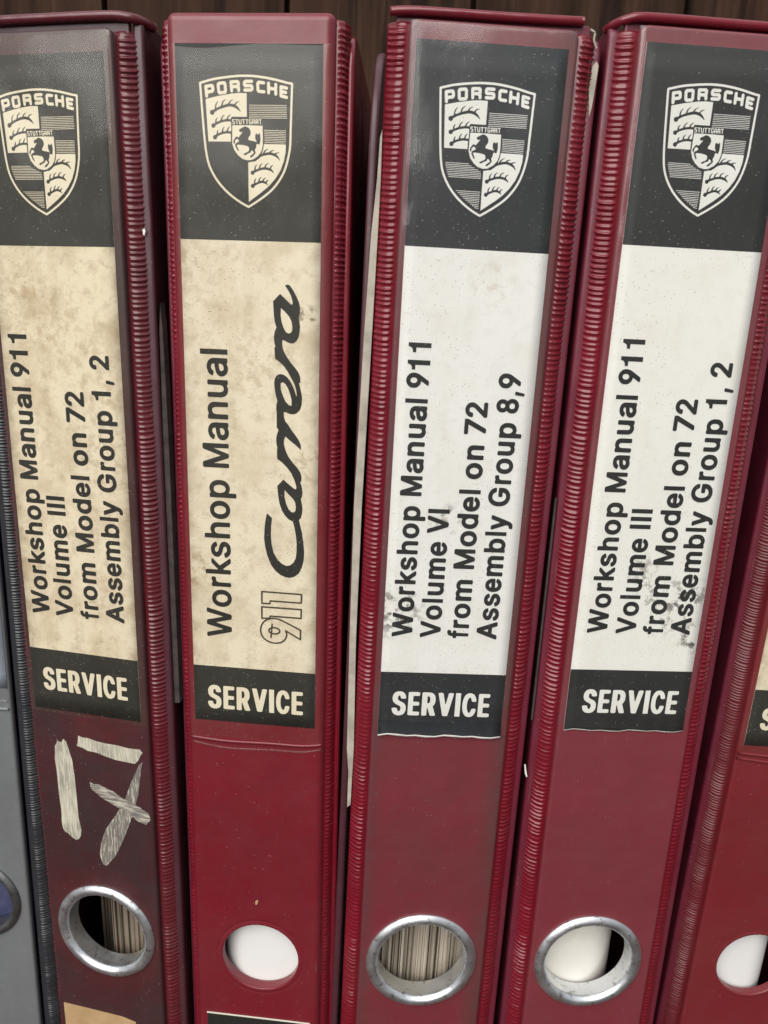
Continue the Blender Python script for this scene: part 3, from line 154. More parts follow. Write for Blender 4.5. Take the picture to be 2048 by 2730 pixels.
def paper(name, col, stain, amount, smudges=(), speck=.5, edge=0.):
    t = NT(name)
    a = t.math('MAXIMUM', t.ramp(t.noise(55, 5, .6), .48, .72), t.ramp(t.noise(24, 5, .7), .52, .72, 0, .8))
    b = t.ramp(t.noise(230, 4, .7), .5, .8)
    c = t.mix(t.math('MULTIPLY', a, amount), col, stain)
    c = t.mix(t.math('MULTIPLY', b, amount * .8), c, tuple(x * .75 for x in stain))
    sp = t.math('MAXIMUM', t.specks(1500, .26, .26 * speck), t.specks(640, .11, .22 * speck))
    c = t.mix(t.math('MULTIPLY', sp, t.ramp(t.noise(50, 3), .40, .62, .05, .85)), c, (.12, .09, .06))
    if edge:                                  # grubby long edges of the card
        sx = t.n.new('ShaderNodeSeparateXYZ'); t.link(t.co, sx.inputs[0])
        e = t.math('MAXIMUM', t.ramp(sx.outputs[0], .0125, .018, 0, edge), t.ramp(sx.outputs[0], -.0155, -.020, 0, edge))
        c = t.mix(t.math('MULTIPLY', e, t.ramp(t.noise(110, 4, .7), .36, .62, .1, 1)), c, tuple(x * .7 for x in stain))
    fib = t.ramp(t.noise(1, 3, .6, t.mapping((260, 260, 1500), rot=(0, .4, 0))), .63, .72, 0, .25 * speck)
    c = t.mix(fib, c, (.25, .2, .14))
    for (p, r, k, colr) in smudges:
        msk = t.math('MULTIPLY', t.ramp(t.spot(p, r), 0, .6), t.ramp(t.noise(330, 4, .62), .50, .60))
        c = t.mix(t.math('MULTIPLY', msk, k), c, colr)
    t.link(c, t.b.inputs['Base Color'])
    t.b.inputs['Roughness'].default_value = .7
    bb = t.bump(t.noise(120, 3), .2, .0004); t.link(bb.outputs[0], t.b.inputs['Normal'])
    return t.m

def ink(name, col, wear, wearcol, speck=.5):
    t = NT(name)
    a = t.ramp(t.noise(700, 3, .7), .62, .8, 0, wear)
    c = t.mix(a, col, wearcol)
    b = t.ramp(t.noise(60, 4), .4, .75, 0, .35)
    c = t.mix(b, c, tuple(min(1, x * 1.5 + .008) for x in col))
    sp = t.math('MAXIMUM', t.specks(1300, .2, .16 * speck), t.specks(520, .08, .16 * speck))
    c = t.mix(t.math('MULTIPLY', sp, .55), c, wearcol)
    t.link(c, t.b.inputs['Base Color']); t.b.inputs['Roughness'].default_value = .6
    return t.m

def film(name, tint, haze, gloss=.16, rough=.2):
    """clear vinyl label pocket: see-through, glossy, faintly scuffed"""
    t = NT(name)
    t.n.remove(t.b)
    tr = t.n.new('ShaderNodeBsdfTransparent'); tr.inputs[0].default_value = (*tint, 1)
    gl = t.n.new('ShaderNodeBsdfGlossy'); gl.inputs[0].default_value = (1, 1, 1, 1)
    t.link(t.ramp(t.noise(60, 3), .3, .7, rough * .5, rough * 1.4), gl.inputs['Roughness'])
    df = t.n.new('ShaderNodeBsdfDiffuse'); df.inputs[0].default_value = (.62, .60, .54, 1)
    fr = t.n.new('ShaderNodeLayerWeight'); fr.inputs[0].default_value = .5
    bp = t.bump(t.noise(26, 2), .7, .0022); bp2 = t.bump(t.noise(300, 2), .12, .0004)
    t.link(bp.outputs[0], bp2.inputs['Normal'])
    t.link(bp2.outputs[0], gl.inputs['Normal'])
    sc = t.ramp(t.noise(1, 4, .65, t.mapping((900, 900, 120), rot=(0, .5, 0))), .6, .78, 0, haze * 1.2)
    hz = t.ramp(t.noise(45, 4), .35, .75, haze * .35, haze)
    sp = t.math('MULTIPLY', t.math('MAXIMUM', t.specks(900, .13, .06), t.specks(1700, .22, .10)), .55)
    f = t.math('MAXIMUM', t.math('ADD', sc, hz), sp)
    m1 = t.n.new('ShaderNodeMixShader'); t.link(f, m1.inputs[0]); t.link(tr.outputs[0], m1.inputs[1]); t.link(df.outputs[0], m1.inputs[2])
    m2 = t.n.new('ShaderNodeMixShader'); t.link(t.math('MULTIPLY', t.math('ADD', t.math('MULTIPLY', t.math('POWER', fr.outputs['Facing'], 4.), .5), .029), gloss / .16), m2.inputs[0]); t.link(m1.outputs[0], m2.inputs[1]); t.link(gl.outputs[0], m2.inputs[2])
    t.link(m2.outputs[0], t.out.inputs[0])
    return t.m

def metal(name, col=(.60, .61, .62), rough=.3):
    t = NT(name)
    d = t.ramp(t.noise(420, 4, .7), .56, .70)
    c = t.mix(t.math('MULTIPLY', d, .8), col, (.15, .115, .085))
    t.link(c, t.b.inputs['Base Color'])
    t.link(t.ramp(t.noise(160, 3), .3, .7, rough - .06, rough + .16), t.b.inputs['Roughness'])
    t.b.inputs['Metallic'].default_value = .92
    bb = t.bump(t.noise(700, 3), .12, .0003); t.link(bb.outputs[0], t.b.inputs['Normal'])
    return t.m

def plain(name, col, col2, scale=60, rough=.6, stretch=None, lo=.4, hi=.65):
    t = NT(name)
    v = t.mapping(stretch) if stretch else None
    t.link(t.mix(t.ramp(t.noise(scale, 4, .6, v), lo, hi), col, col2), t.b.inputs['Base Color'])
    t.b.inputs['Roughness'].default_value = rough
    return t.m

# ------------------------------------------------------------------ mesh helpers
def mesh_obj(name, verts, faces, mat, parent=None, smooth=True):
    me = bpy.data.meshes.new(name)
    me.from_pydata([tuple(v) for v in verts], [], [tuple(f) for f in faces])
    me.validate(); me.update()
    if smooth: me.polygons.foreach_set('use_smooth', [True] * len(me.polygons))
    for mm_ in (mat if isinstance(mat, (list, tuple)) else [mat]): me.materials.append(mm_)
    o = bpy.data.objects.new(name, me); COL.objects.link(o)
    if parent: o.parent = parent
    return o

def plate(loops, thick=0., bevel=0., res=3):
    """2-D outlines (holes by winding) -> verts, faces; front face at z = 0, thickness behind; outline kept"""
    if not thick:
        vs, es = [], []
        for L in loops:
            i = len(vs); vs += [Vector(p) for p in L]; es += [(i + k, i + (k + 1) % len(L)) for k in range(len(L))]
        vo, _, fo = delaunay_2d_cdt(vs, es, [], 1, 1e-5)[:3]
        P = np.array([(p.x, p.y, 0.) for p in vo]); T = np.array([tuple(f) for f in fo])
        c = P[T].mean(1); ins = np.zeros(len(T), bool)          # keep triangles inside by the even-odd rule
        for L in loops:
            for a, b in zip(L, L[1:] + L[:1]):
                if a[1] != b[1]:
                    hit = (c[:, 1] >= min(a[1], b[1])) & (c[:, 1] < max(a[1], b[1]))
                    ins ^= hit & (c[:, 0] > a[0] + (c[:, 1] - a[1]) / (b[1] - a[1]) * (b[0] - a[0]))
        return P, [tuple(t) for t in T[ins]]
    cu = bpy.data.curves.new('tmp', 'CURVE'); cu.dimensions = '2D'; cu.fill_mode = 'BOTH' if thick else 'FRONT'
    for L in loops:
        s = cu.splines.new('POLY'); s.points.add(len(L) - 1); s.use_cyclic_u = True
        for p, q in zip(s.points, L): p.co = (q[0], q[1], 0, 1)
    if thick:
        cu.extrude = max(thick / 2 - bevel, 0); cu.bevel_depth = bevel; cu.bevel_resolution = res; cu.offset = -bevel
    o = bpy.data.objects.new('tmp', cu); COL.objects.link(o)
    dg = bpy.context.evaluated_depsgraph_get()
    me = bpy.data.meshes.new_from_object(o.evaluated_get(dg))
    V = np.array([v.co[:] for v in me.vertices]); Fc = [tuple(p.vertices) for p in me.polygons]
    bpy.data.objects.remove(o); bpy.data.curves.remove(cu); bpy.data.meshes.remove(me)
    if thick: V[:, 2] -= thick / 2
    return V, Fc

def rrect(x0, y0, x1, y1, r, n=6):
    """rounded rectangle, r = one radius or one per corner (x0y0, x1y0, x1y1, x0y1)"""
    rs = r if isinstance(r, (tuple, list)) else (r,) * 4
    out = []
    for (cx, cy, a0), q in zip(((x0, y0, 180), (x1, y0, 270), (x1, y1, 0), (x0, y1, 90)), rs):
        ox = cx + (q if cx == x0 else -q); oy = cy + (q if cy == y0 else -q)
        for k in range(n + 1):
            a = math.radians(a0 + 90 * k / n); out.append((ox + q * math.cos(a), oy + q * math.sin(a)))
    return out
def circle(cx, cy, r, n=72): return [(cx + r * math.cos(6.2831853 * k / n), cy + r * math.sin(6.2831853 * k / n)) for k in range(n)]

class Frame:
    """maps spine coordinates (u across, v down from the label's top, w out of the spine, mm) to a binder's local metres"""
    def __init__(s, H): s.H = H
    def L(s, u, v, w=0.): return np.stack(np.broadcast_arrays((np.asarray(u, float) - 20) * MM, -np.asarray(w, float) * MM, (s.H - np.asarray(v, float)) * MM), -1)

def flat(fr, name, loops, mat, parent, w=0., thick=0., bevel=0., smooth=False, warp=None, res=3):
    """plate lying on the spine plane; loops in (u, v)"""
    V, Fc = plate([[(p[0], -p[1]) for p in L] for L in loops], thick, bevel, res)
    if warp is not None: wz = V[:, 2] + w + warp(V[:, 0], -V[:, 1])
    else: wz = V[:, 2] + w
    return mesh_obj(name, fr.L(V[:, 0], -V[:, 1], wz), Fc, mat, parent, smooth)

def unpack(flatlist, k): 
    return [[(L[i] / k, L[i + 1] / k) for i in range(0, len(L), 2)] for L in flatlist]

def catmull(P, n):
    P = np.array(P, float); out = []
    for i in range(len(P) - 1):
        a, b, c, d = P[max(i - 1, 0)], P[i], P[i + 1], P[min(i + 2, len(P) - 1)]
        for k in range(n):
            t = k / n
            out.append(.5 * (2 * b + (c - a) * t + (2 * a - 5 * b + 4 * c - d) * t * t + (3 * b - a - 3 * c + d) * t ** 3))
    out.append(P[-1]); return np.array(out)

def grid_faces(nr, nc, wrap=False):
    f = []
    for i in range(nr - 1):
        for j in range(nc if wrap else nc - 1):
            k = (j + 1) % nc
            f.append((i * nc + j, i * nc + k, (i + 1) * nc + k, (i + 1) * nc + j))
    return f

def tube(fr, name, path, rad, mat, parent, n=10, flatten=1.):
    """round bead along (u, v, w) points, capped"""
    P = catmull(path, 6); V = []
    for i in range(len(P)):
        d = P[min(i + 1, len(P) - 1)] - P[max(i - 1, 0)]; d /= np.linalg.norm(d)
        a = np.array([0, 1., 0]) if abs(d[1]) < .8 else np.array([1., 0, 0])
        a -= d * (a @ d); a /= np.linalg.norm(a); b = np.cross(d, a)
        for k in range(n):
            q = 6.2831853 * k / n
            V.append(P[i] + rad * (a * math.cos(q) * flatten + b * math.sin(q)))
    V = np.array(V); Fc = grid_faces(len(P), n, True)
    Fc += [tuple(range(n)), tuple(range(len(V) - n, len(V)))[::-1]]
    return mesh_obj(name, fr.L(V[:, 0], V[:, 1], V[:, 2]), Fc, mat, parent)

def lathe(fr, name, c, prof, mat, parent, n=80, wob=0.):
    """ring about the spine normal through c; prof = (radius, w)"""
    P = catmull(prof, 4); V = []
    for r, w_ in P:
        for k in range(n):
            a = 6.2831853 * k / n
            V.append((c[0] + r * math.cos(a), c[1] + r * math.sin(a), w_ + wob * math.sin(2 * a + 1)))
    V = np.array(V)
    return mesh_obj(name, fr.L(V[:, 0], V[:, 1], V[:, 2]), grid_faces(len(P), n, True), mat, parent)

def setp(o, **k):
    for a, b in k.items(): o[a] = b
    return o

def text_loops(font, s, u_base, v0, v1, cap):
    """a line running upwards on the label (baseline to the right), fitted between v0 (start) and v1 (end)"""
    x = 0; raw = []; xmin, xmax = None, None
    for ch in s:
        if ch == ' ': x += .36; continue
        adv, loops = font[ch]
        for L in unpack(loops, 1000.):
            raw.append([(x + a, b) for a, b in L])
        x += adv / 1000.
    xs = [p[0] for L in raw for p in L]; a, b = min(xs), max(xs)
    k = (v0 - v1) / (b - a)
    return [[(u_base - q[1] * cap, v0 - (q[0] - a) * k) for q in L] for L in raw]

def text_flat(font, s, u0, u1, v_base, cap):
    x = 0; raw = []
    for ch in s:
        adv, loops = font[ch]
        for L in unpack(loops, 1000.): raw.append([(x + a, b) for a, b in L])
        x += adv / 1000.
    xs = [p[0] for L in raw for p in L]; a, b = min(xs), max(xs)
    return [[(u0 + (q[0] - a) / (b - a) * (u1 - u0), v_base - q[1] * cap) for q in L] for L in raw]

# ------------------------------------------------------------------ materials
M_RED1 = vinyl('dirty dark maroon vinyl', (.062, .0165, .0195), (.036, .025, .0245), .85, .42, .9, halos=(((0, 0, .0735), .027, (.135, .014, .016), .8), ((.004, 0, .157), .018, (.12, .014, .017), .55)))
M_RIB1 = vinyl('maroon hinge vinyl', (.12, .010, .018), (.06, .020, .020), .45, .24, .7)
M_RED2 = vinyl('crimson vinyl', (.180, .0100, .0195), (.115, .024, .027), .35, .36, .7)
M_RED3 = vinyl('faded red vinyl', (.180, .026, .036), (.12, .042, .043), .45, .40, .5, bands=((.013, .0195, (.085, .045, .040), .75), (-.017, -.021, (.09, .045, .045), .6)))
M_RED4 = vinyl('soft red vinyl', (.190, .029, .039), (.15, .045, .049), .35, .42, .3)
M_RED5 = vinyl('deep red vinyl', (.18, .016, .022), (.13, .03, .026), .4, .38, .45)
M_RIB = vinyl('red hinge vinyl', (.178, .006, .0165), (.105, .014, .018), .35, .20, .5, .1)
M_RIB5 = vinyl('dull red hinge vinyl', (.13, .010, .016), (.09, .016, .018), .4, .42, .5, .1)
M_EDGE = vinyl('plum red cover vinyl', (.145, .014, .029), (.09, .018, .030), .4, .40, .8)
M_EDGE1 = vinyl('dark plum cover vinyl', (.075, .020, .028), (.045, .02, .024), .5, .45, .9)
M_GREY = vinyl('grey vinyl', (.17, .18, .182), (.115, .12, .118), .5, .36, .5)
M_GRIB = vinyl('charcoal hinge vinyl', (.030, .031, .035), (.014, .014, .016), .4, .30, .6)
M_CREAM1 = paper('yellowed tan label card', (.81, .735, .60), (.49, .37, .235), .9, (((-.004, 0, .283), .016, .45, (.50, .37, .22)), ((.010, 0, .268), .014, .4, (.47, .34, .2)), ((-.013, 0, .292), .008, .4, (.42, .3, .17)), ((.016, 0, .245), .020, .35, (.30, .2, .11)),), .9, .6)
M_CREAM2 = paper('stained cream label card', (.81, .745, .62), (.52, .41, .28), .75, (((-.0185, 0, .212), .008, .7, (.36, .26, .15)), ((.0145, 0, .286), .004, .8, (.14, .1, .06)), ((.004, 0, .272), .014, .4, (.45, .35, .22)), ((.016, 0, .245), .008, .55, (.42, .31, .19)), ((-.0185, 0, .30), .007, .5, (.40, .3, .18))), 1.3, .55)
M_WHITE3 = paper('off white label card', (.85, .835, .79), (.66, .59, .49), .30, (((-.017, 0, .203), .010, .85, (.10, .08, .06)), ((.004, 0, .297), .008, .3, (.50, .38, .26)), ((-.004, 0, .232), .006, .6, (.15, .12, .1))), .75)
M_WHITE4 = paper('ivory label card', (.86, .845, .785), (.72, .63, .50), .25, (((.0125, 0, .2105), .0075, .85, (.05, .042, .035)), ((.008, 0, .2045), .008, .6, (.07, .055, .04)), ((.003, 0, .211), .007, .6, (.14, .11, .08)), ((-.002, 0, .218), .006, .6, (.18, .14, .1)), ((.0165, 0, .197), .006, .9, (.05, .04, .03))), .6)
M_INK1 = ink('faded olive black print', (.017, .017, .0135), .3, (.30, .28, .22), .8)
M_INK2 = ink('faded black print', (.017, .0165, .014), .3, (.30, .28, .22), .6)
M_INK3 = ink('blue black print', (.011, .0125, .0145), .25, (.30, .30, .29), .9)
M_INK4 = ink('charcoal print', (.0115, .0118, .0115), .2, (.30, .29, .26), .6)
M_TXT = ink('black lettering ink', (.009, .0087, .0085), .2, (.30, .27, .2), .5)
M_TXT2 = ink('worn black lettering ink', (.011, .010, .009), .25, (.40, .33, .22), .6)
M_LINE = ink('brown black outline ink', (.045, .034, .018), .1, (.3, .25, .15), .1)
M_CR1 = ink('cream print on yellowed label', (.78, .72, .59), .45, (.32, .25, .15), .25)
M_CR3 = ink('white print', (.80, .78, .71), .3, (.4, .36, .28), .2)
M_FILM1 = film('yellowed clear pocket vinyl', (.97, .95, .89), .03, .15, .20)
M_FILM2 = film('scuffed clear pocket vinyl', (.975, .955, .90), .028, .12, .22)
M_FILM3 = film('clear pocket vinyl', (.98, .982, .978), .024, .19, .17)
M_STEEL = metal('worn steel', (.74, .76, .78), .34)
M_STEEL_D = metal('dull grey steel', (.22, .225, .23), .42)
M_BOARD = plain('raw grey cardboard', (.50, .45, .37), (.36, .32, .26), 180, .9, None)
M_BOARD_D = plain('dusty dark cardboard', (.062, .048, .043), (.03, .024, .022), 180, .9)
M_TAN = plain('kraft tan sticker', (.50, .33, .17), (.42, .27, .13), 120, .75)
M_PAGE = plain('aged page edges', (.50, .44, .35), (.22, .18, .13), 1, .85, (900, 60, 14), .38, .66)
M_PAGE_B = plain('brown page edges', (.235, .185, .135), (.11, .08, .055), 1, .85, (420, 60, 25), .35, .7)
M_INSERT = plain('ivory plastic', (.82, .79, .71), (.70, .655, .56), 70, .42, None, .5, .85)
M_INSERT_W = plain('white plastic', (.83, .825, .80), (.72, .70, .65), 70, .42, None, .52, .85)
M_BLUE = plain('navy card', (.045, .05, .11), (.07, .075, .15), 200, .5)
M_BLUEGREY = plain('pale blue grey label card', (.29, .31, .365), (.21, .23, .275), 90, .6)
M_DARK = plain('shadowed inner vinyl', (.05, .012, .014), (.03, .01, .01), 80, .7)

def scratchy(t, mask, k):
    """scraped-through streaks and a ragged, worn film of paint"""
    tr = t.n.new('ShaderNodeBsdfTransparent'); mx = t.n.new('ShaderNodeMixShader')
    rag = t.ramp(t.noise(900, 4, .7), .58, .70, 0, .7)
    t.link(t.math('MAXIMUM', t.math('MULTIPLY', mask, k), rag), mx.inputs[0])
    t.link(t.b.outputs[0], mx.inputs[1]); t.link(tr.outputs[0], mx.inputs[2]); t.link(mx.outputs[0], t.out.inputs[0])
    return t.m
tp = NT('dried pale paint')
stre = tp.ramp(tp.noise(1, 4, .7, tp.mapping((1500, 900, 130), rot=(0, -.12, 0))), .40, .56)
ptc = tp.ramp(tp.noise(70, 2), .38, .6)
tp.link(tp.mix(tp.math('MULTIPLY', stre, tp.ramp(ptc, 0, 1, .1, .8)), (.64, .60, .47), (.27, .26, .22)), tp.b.inputs['Base Color'])
tp.b.inputs['Roughness'].default_value = .7
M_PAINT = scratchy(tp, stre, .22)
tp = NT('dried thin paint')
stre = tp.ramp(tp.noise(1, 4, .7, tp.mapping((1500, 900, 170), rot=(0, .42, 0))), .36, .52)
tp.link(tp.mix(stre, (.60, .565, .46), (.24, .215, .19)), tp.b.inputs['Base Color'])
tp.b.inputs['Roughness'].default_value = .7
M_PAINT_T = scratchy(tp, stre, .38)
tp = NT('dried thin paint across')
stre = tp.ramp(tp.noise(1, 4, .7, tp.mapping((170, 900, 1500), rot=(0, .42, 0))), .38, .56)
tp.link(tp.mix(stre, (.58, .545, .45), (.24, .21, .19)), tp.b.inputs['Base Color'])
tp.b.inputs['Roughness'].default_value = .7
M_PAINT_X = scratchy(tp, stre, .38)

# ------------------------------------------------------------------ the setting: shelf and plank wall behind
tw = NT('old brown planks')
g = tw.noise(1, 6, .65, tw.mapping((70, 30, 5)))
c = tw.mix(tw.ramp(g, .35, .65), (.016, .0085, .006), (.060, .031, .019))
c = tw.mix(tw.ramp(tw.noise(1, 5, .7, tw.mapping((240, 60, 9))), .55, .75, 0, .6), c, (.10, .055, .034))
c = tw.mix(tw.ramp(tw.noise(30, 4, .6), .6, .75, 0, .45), c, (.085, .032, .022))
tw.link(c, tw.b.inputs['Base Color']); tw.b.inputs['Roughness'].default_value = .9; tw.b.inputs['Specular IOR Level'].default_value = .15
bw = tw.bump(g, .6, .004); tw.link(bw.outputs[0], tw.b.inputs['Normal'])
M_WOOD = tw.m
Y_WALL = 0.56
V, Fc = [], []
def box_into(V, Fc, a, b):
    i = len(V)
    for x in (a[0], b[0]):
        for y in (a[1], b[1]):
            for z in (a[2], b[2]): V.append((x, y, z))
    for q in ((0, 1, 3, 2), (4, 6, 7, 5), (0, 4, 5, 1), (2, 3, 7, 6), (0, 2, 6, 4), (1, 5, 7, 3)): Fc.append(tuple(i + k for k in q))
x = -0.73
while x < .75:
    wd = rnd.uniform(.115, .165)
    box_into(V, Fc, (x, Y_WALL + rnd.uniform(0, .003), 0), (x + wd - .004, Y_WALL + .02, .75)); x += wd
box_into(V, Fc, (-.75, Y_WALL + .022, 0), (.8, Y_WALL + .03, .75))
wall = mesh_obj('wooden_wall', V, Fc, M_WOOD, smooth=False)
setp(wall, label='dark brown wall of upright wooden planks behind the binders', category='wall', kind='structure')
V, Fc = [], []
box_into(V, Fc, (-.75, -.06, -.026), (.8, Y_WALL - .002, -.0012))
shelf = mesh_obj('shelf', V, Fc, M_WOOD, smooth=False)
setp(shelf, kind='structure', label='dark wooden shelf board under the row of binders', category='shelf')

# ------------------------------------------------------------------ binder
COMMON_YAW = math.radians(-1.5)
MIR = 38.6
def hinge_strip(fr, side, parent, m_rib, m_edge, top, pitch=1.45, depth=.5, name='hinge_strip', steep=False):
    base = [(39.6, -1.9), (40.6, -1.8), (41.3, -1.65), (42.6, -1.8), (44.0, -2.7), (45.0, -3.7), (45.6, -4.6)]
    if steep: base = [(40.0, -2.2), (40.9, -2.1), (41.5, -2.2), (42.5, -3.0), (43.2, -4.6), (43.6, -6.2), (43.8, -7.4)]
    P = catmull(base, 4)
    d = np.gradient(P, axis=0); d /= np.linalg.norm(d, axis=1)[:, None]
    N = np.stack([-d[:, 1], d[:, 0]], 1)
    t = np.linspace(0, 1, len(P))
    env = np.clip((t - .30) / .10, 0, 1) * np.clip((.97 - t) / .10, 0, 1)
    env = env * env * (3 - 2 * env)
    bot = fr.H - 3
    nr = int((bot - top) / pitch * 6)
    v = np.linspace(top, bot, nr)
    jit = .14 * np.sin(v * .9 + 1.3) + .14 * np.sin(v * .23) + .1 * np.sin(v * 2.3)
    ph = np.pi * (v[:, None] + jit[:, None] + 0.9 * (t[None, :] - .5) ** 2 * 4) / pitch
    h = (1 - np.abs(np.sin(ph)) ** .75) * depth
    amp = 1 + .22 * np.sin(v * .11 + 2) + .15 * np.sin(v * .37) + .12 * np.sin(v * 1.7)
    rr = np.random.RandomState(int(abs(fr.H * 10)) + (side > 0)); crush = np.interp(v, np.arange(-20, 420, 4.), np.convolve(rr.rand(110), [.25, .5, .25], 'same'))
    amp = amp * (.45 + .9 * crush)                    # flattened and worn stretches
    ends = np.clip((v - top) / 2.5, 0, 1) * np.clip((bot - v) / 2., 0, 1); amp = amp * (1 - .25 * np.clip((v - 150) / 60, 0, 1))
    D = h * env[None, :] * amp[:, None] * ends[:, None]
    U = P[None, :, 0] + N[None, :, 0] * D
    W = P[None, :, 1] + N[None, :, 1] * D - .9 * (1 - np.sqrt(np.clip(ends, 0, 1)))[:, None]
    Vv = np.repeat(v[:, None], len(P), 1) 
    if side < 0: U = MIR - U
    o = mesh_obj(name, fr.L(U.ravel(), Vv.ravel(), W.ravel()), grid_faces(nr, len(P)), m_rib, parent)
    return o

def cover(fr, side, parent, mat, top, yaw, corner=9., front=-3.7, thick=2.9, depth=282., off=0., extra=0.):
    """side board going back from the hinge, soft welded edges"""
    bot = fr.H - .5
    V, Fc = plate([rrect(0, -bot, depth, -top, (2, 6, 12, corner), 8)], thick, .95, 4)
    # plate x -> depth, y -> -v, z (0..-thick) -> inwards from the outer face
    u_out = 47.2 + off
    dl = COMMON_YAW - yaw + extra
    U = u_out + V[:, 2]; W = front - V[:, 0]
    if side < 0: U = MIR - U
    hu, hw = (45.6 if side > 0 else MIR - 45.6), front
    du, dw = U - hu, W - hw
    # rotate about the vertical hinge: local x = u, local y = -w
    c_, s_ = math.cos(dl), math.sin(dl)
    U2 = hu + c_ * du - s_ * (-dw); W2 = hw - (s_ * du + c_ * (-dw))
    return mesh_obj('cover', fr.L(U2, -V[:, 1], W2), Fc, mat, parent)

def label_card(fr, parent, m_dark, m_light, rows, u0=0., u1=38., curl=0., edge_w=0.):
    """card with black head, light field and black foot"""
    v0, va, vb, v1 = rows
    us = np.linspace(u0, u1, 14)
    V, Fc, mats = [], [], []
    rowsv = list(np.linspace(v0, va, 8)) + list(np.linspace(va, vb, 18))[1:] + list(np.linspace(vb, v1 - edge_w, 5))[1:] + ([v1] if edge_w else [])
    nr, nc = len(rowsv), len(us)
    for v in rowsv:
        for i, u in enumerate(us):
            cu = curl * max(0, (v - (v1 - 6)) / 6) ** 2
            edge = (.22 * math.sin(i * 2.1 + v) + .2 * math.sin(i * 5.3)) * (curl > 0) if v >= v1 - edge_w - 1e-6 else 0
            V.append((u, v + edge, .18 + .05 * math.sin(v * .06 + u * .11) + cu))
    Vn = np.array(V); Vb = Vn.copy(); Vb[:, 2] -= .16
    A = np.vstack([Vn, Vb]); n = nr * nc
    for i in range(nr - 1):
        k = 0 if rowsv[i] < va - 1e-6 or rowsv[i] >= vb - 1e-6 else 1
        if edge_w and i == nr - 2: k = 1
        for j in range(nc - 1):
            Fc.append((i * nc + j, (i + 1) * nc + j, (i + 1) * nc + j + 1, i * nc + j + 1)); mats.append(k)
    rim = [j for j in range(nc)] + [i * nc + nc - 1 for i in range(1, nr)] + [(nr - 1) * nc + j for j in range(nc - 2, -1, -1)] + [i * nc for i in range(nr - 2, 0, -1)]
    for a, b in zip(rim, rim[1:] + rim[:1]): Fc.append((a, b, b + n, a + n)); mats.append(1)
    o = mesh_obj('label_card', fr.L(A[:, 0], A[:, 1], A[:, 2]), Fc, [m_dark, m_light], parent)
    o.data.polygons.foreach_set('material_index', mats)
    return o

def lay(fr, name, loops, mat, parent, w=.27):
    return flat(fr, name, loops, mat, parent, w, warp=lambda u, v: .05 * np.sin(v * .06 + u * .11))

def crest(fr, parent, mat, tip, left=True, right=True):
    loops = [[(tip[0] + a, tip[1] + b) for a, b in L] for L in unpack(CREST + (STR_R if right else []) + (STR_L if left else []), 100.)]
    lay(fr, 'crest', loops, mat, parent)

def pocket(fr, parent, mat, u0, u1, v0, v1, rim=None, sag=.0):
    """clear film welded at the sides, open or rimmed at the foot"""
    us = np.concatenate([[u0, u0 + .25, u0 + .8], np.linspace(u0 + 1.6, u1 - 1.6, 22), [u1 - .8, u1 - .25, u1]])
    vs = np.concatenate([[v0, v0 + .5, v0 + 1.5, v0 + 3, v0 + 5], np.linspace(v0 + 7, v1 - 1, 90), [v1 - .4, v1]])
    U, Vv = np.meshgrid(us, vs)
    e = np.clip(np.minimum(U - u0, u1 - U) / 1.2, 0, 1); e = np.sqrt(e)
    t = np.clip((Vv - v0) / 5, 0, 1); t = np.sqrt(t)
    W = -.55 + (1.12 + .16 * np.sin(Vv * .045 + U * .05) + .10 * np.sin(Vv * .13 - U * .22)) * e * (.35 + .65 * t) + .38 * np.exp(-((Vv - (v1 - 4.5)) / 2.6) ** 2) * e
    Vv = Vv + sag * np.clip((Vv - (v1 - 6)) / 6, 0, 1) * (1 - ((U - (u0 + u1) / 2) / ((u1 - u0) / 2)) ** 2)
    o = mesh_obj('label_pocket', fr.L(U.ravel(), Vv.ravel(), W.ravel()), [q[::-1] for q in grid_faces(len(vs), len(us))], mat, parent)
    return o

def binder(name, pose, label, m_panel, m_rib, m_edge, panel_top=-3.8, panel_bevel=.9, hole=(19.5, 277.), hole_r=13.4, panel=(-1.8, 40.4),
           strip_top=-2.6, cover_top=-6.5, pitch=1.45, sides=(1, -1), cov_kw=None, strip_depth=.5, steep=(), head=None, board=2.6):
    X, Y, Z, yaw, lean = pose
    s_, c_ = math.sin(lean), math.cos(lean)
    H = (Z + Z0 / MM - s_ * 20) / c_
    fr = Frame(H)
    root = bpy.data.objects.new(name, None); COL.objects.link(root)
    R = Matrix.Rotation(yaw, 3, 'Z') @ Matrix.Rotation(lean, 3, 'Y')
    root.location = (Vector((X, Y, Z)) + R @ Vector((20, 0, -H))) * MM + Vector((0, 0, Z0))
    root.rotation_euler = (0, lean, yaw)
    root.empty_display_size = .02
    setp(root, label=label, category='ring binder', group='ring binders standing in a row')
    V_ = [rrect(panel[0], panel_top, panel[1], H - 3, 2.2)]
    if hole: V_.append(circle(hole[0], hole[1], hole_r)[::-1])
    flat(fr, 'spine_panel', V_, m_panel, root, 0., board, panel_bevel, smooth=True, res=5)
    # closing strip behind the head of the spine
    flat(fr, 'spine_head', [rrect(-2.4 if -1 in steep else -5.0, head if head is not None else cover_top + .6, 41.0 if 1 in steep else 43.8, 12, 1.2)], m_edge, root, -2.75, 1.6, .4, smooth=True)
    for sd in (1, -1):
        hinge_strip(fr, sd, root, m_rib, m_edge, strip_top, pitch, strip_depth, steep=sd in steep)
        kw = dict((cov_kw or {}).get(sd, {}))
        if sd in steep: kw.setdefault('off', -1.9); kw.setdefault('front', -7.0)
        cover(fr, sd, root, kw.pop('mat', m_edge), kw.pop('top', cover_top), yaw, **kw)
    return root, fr

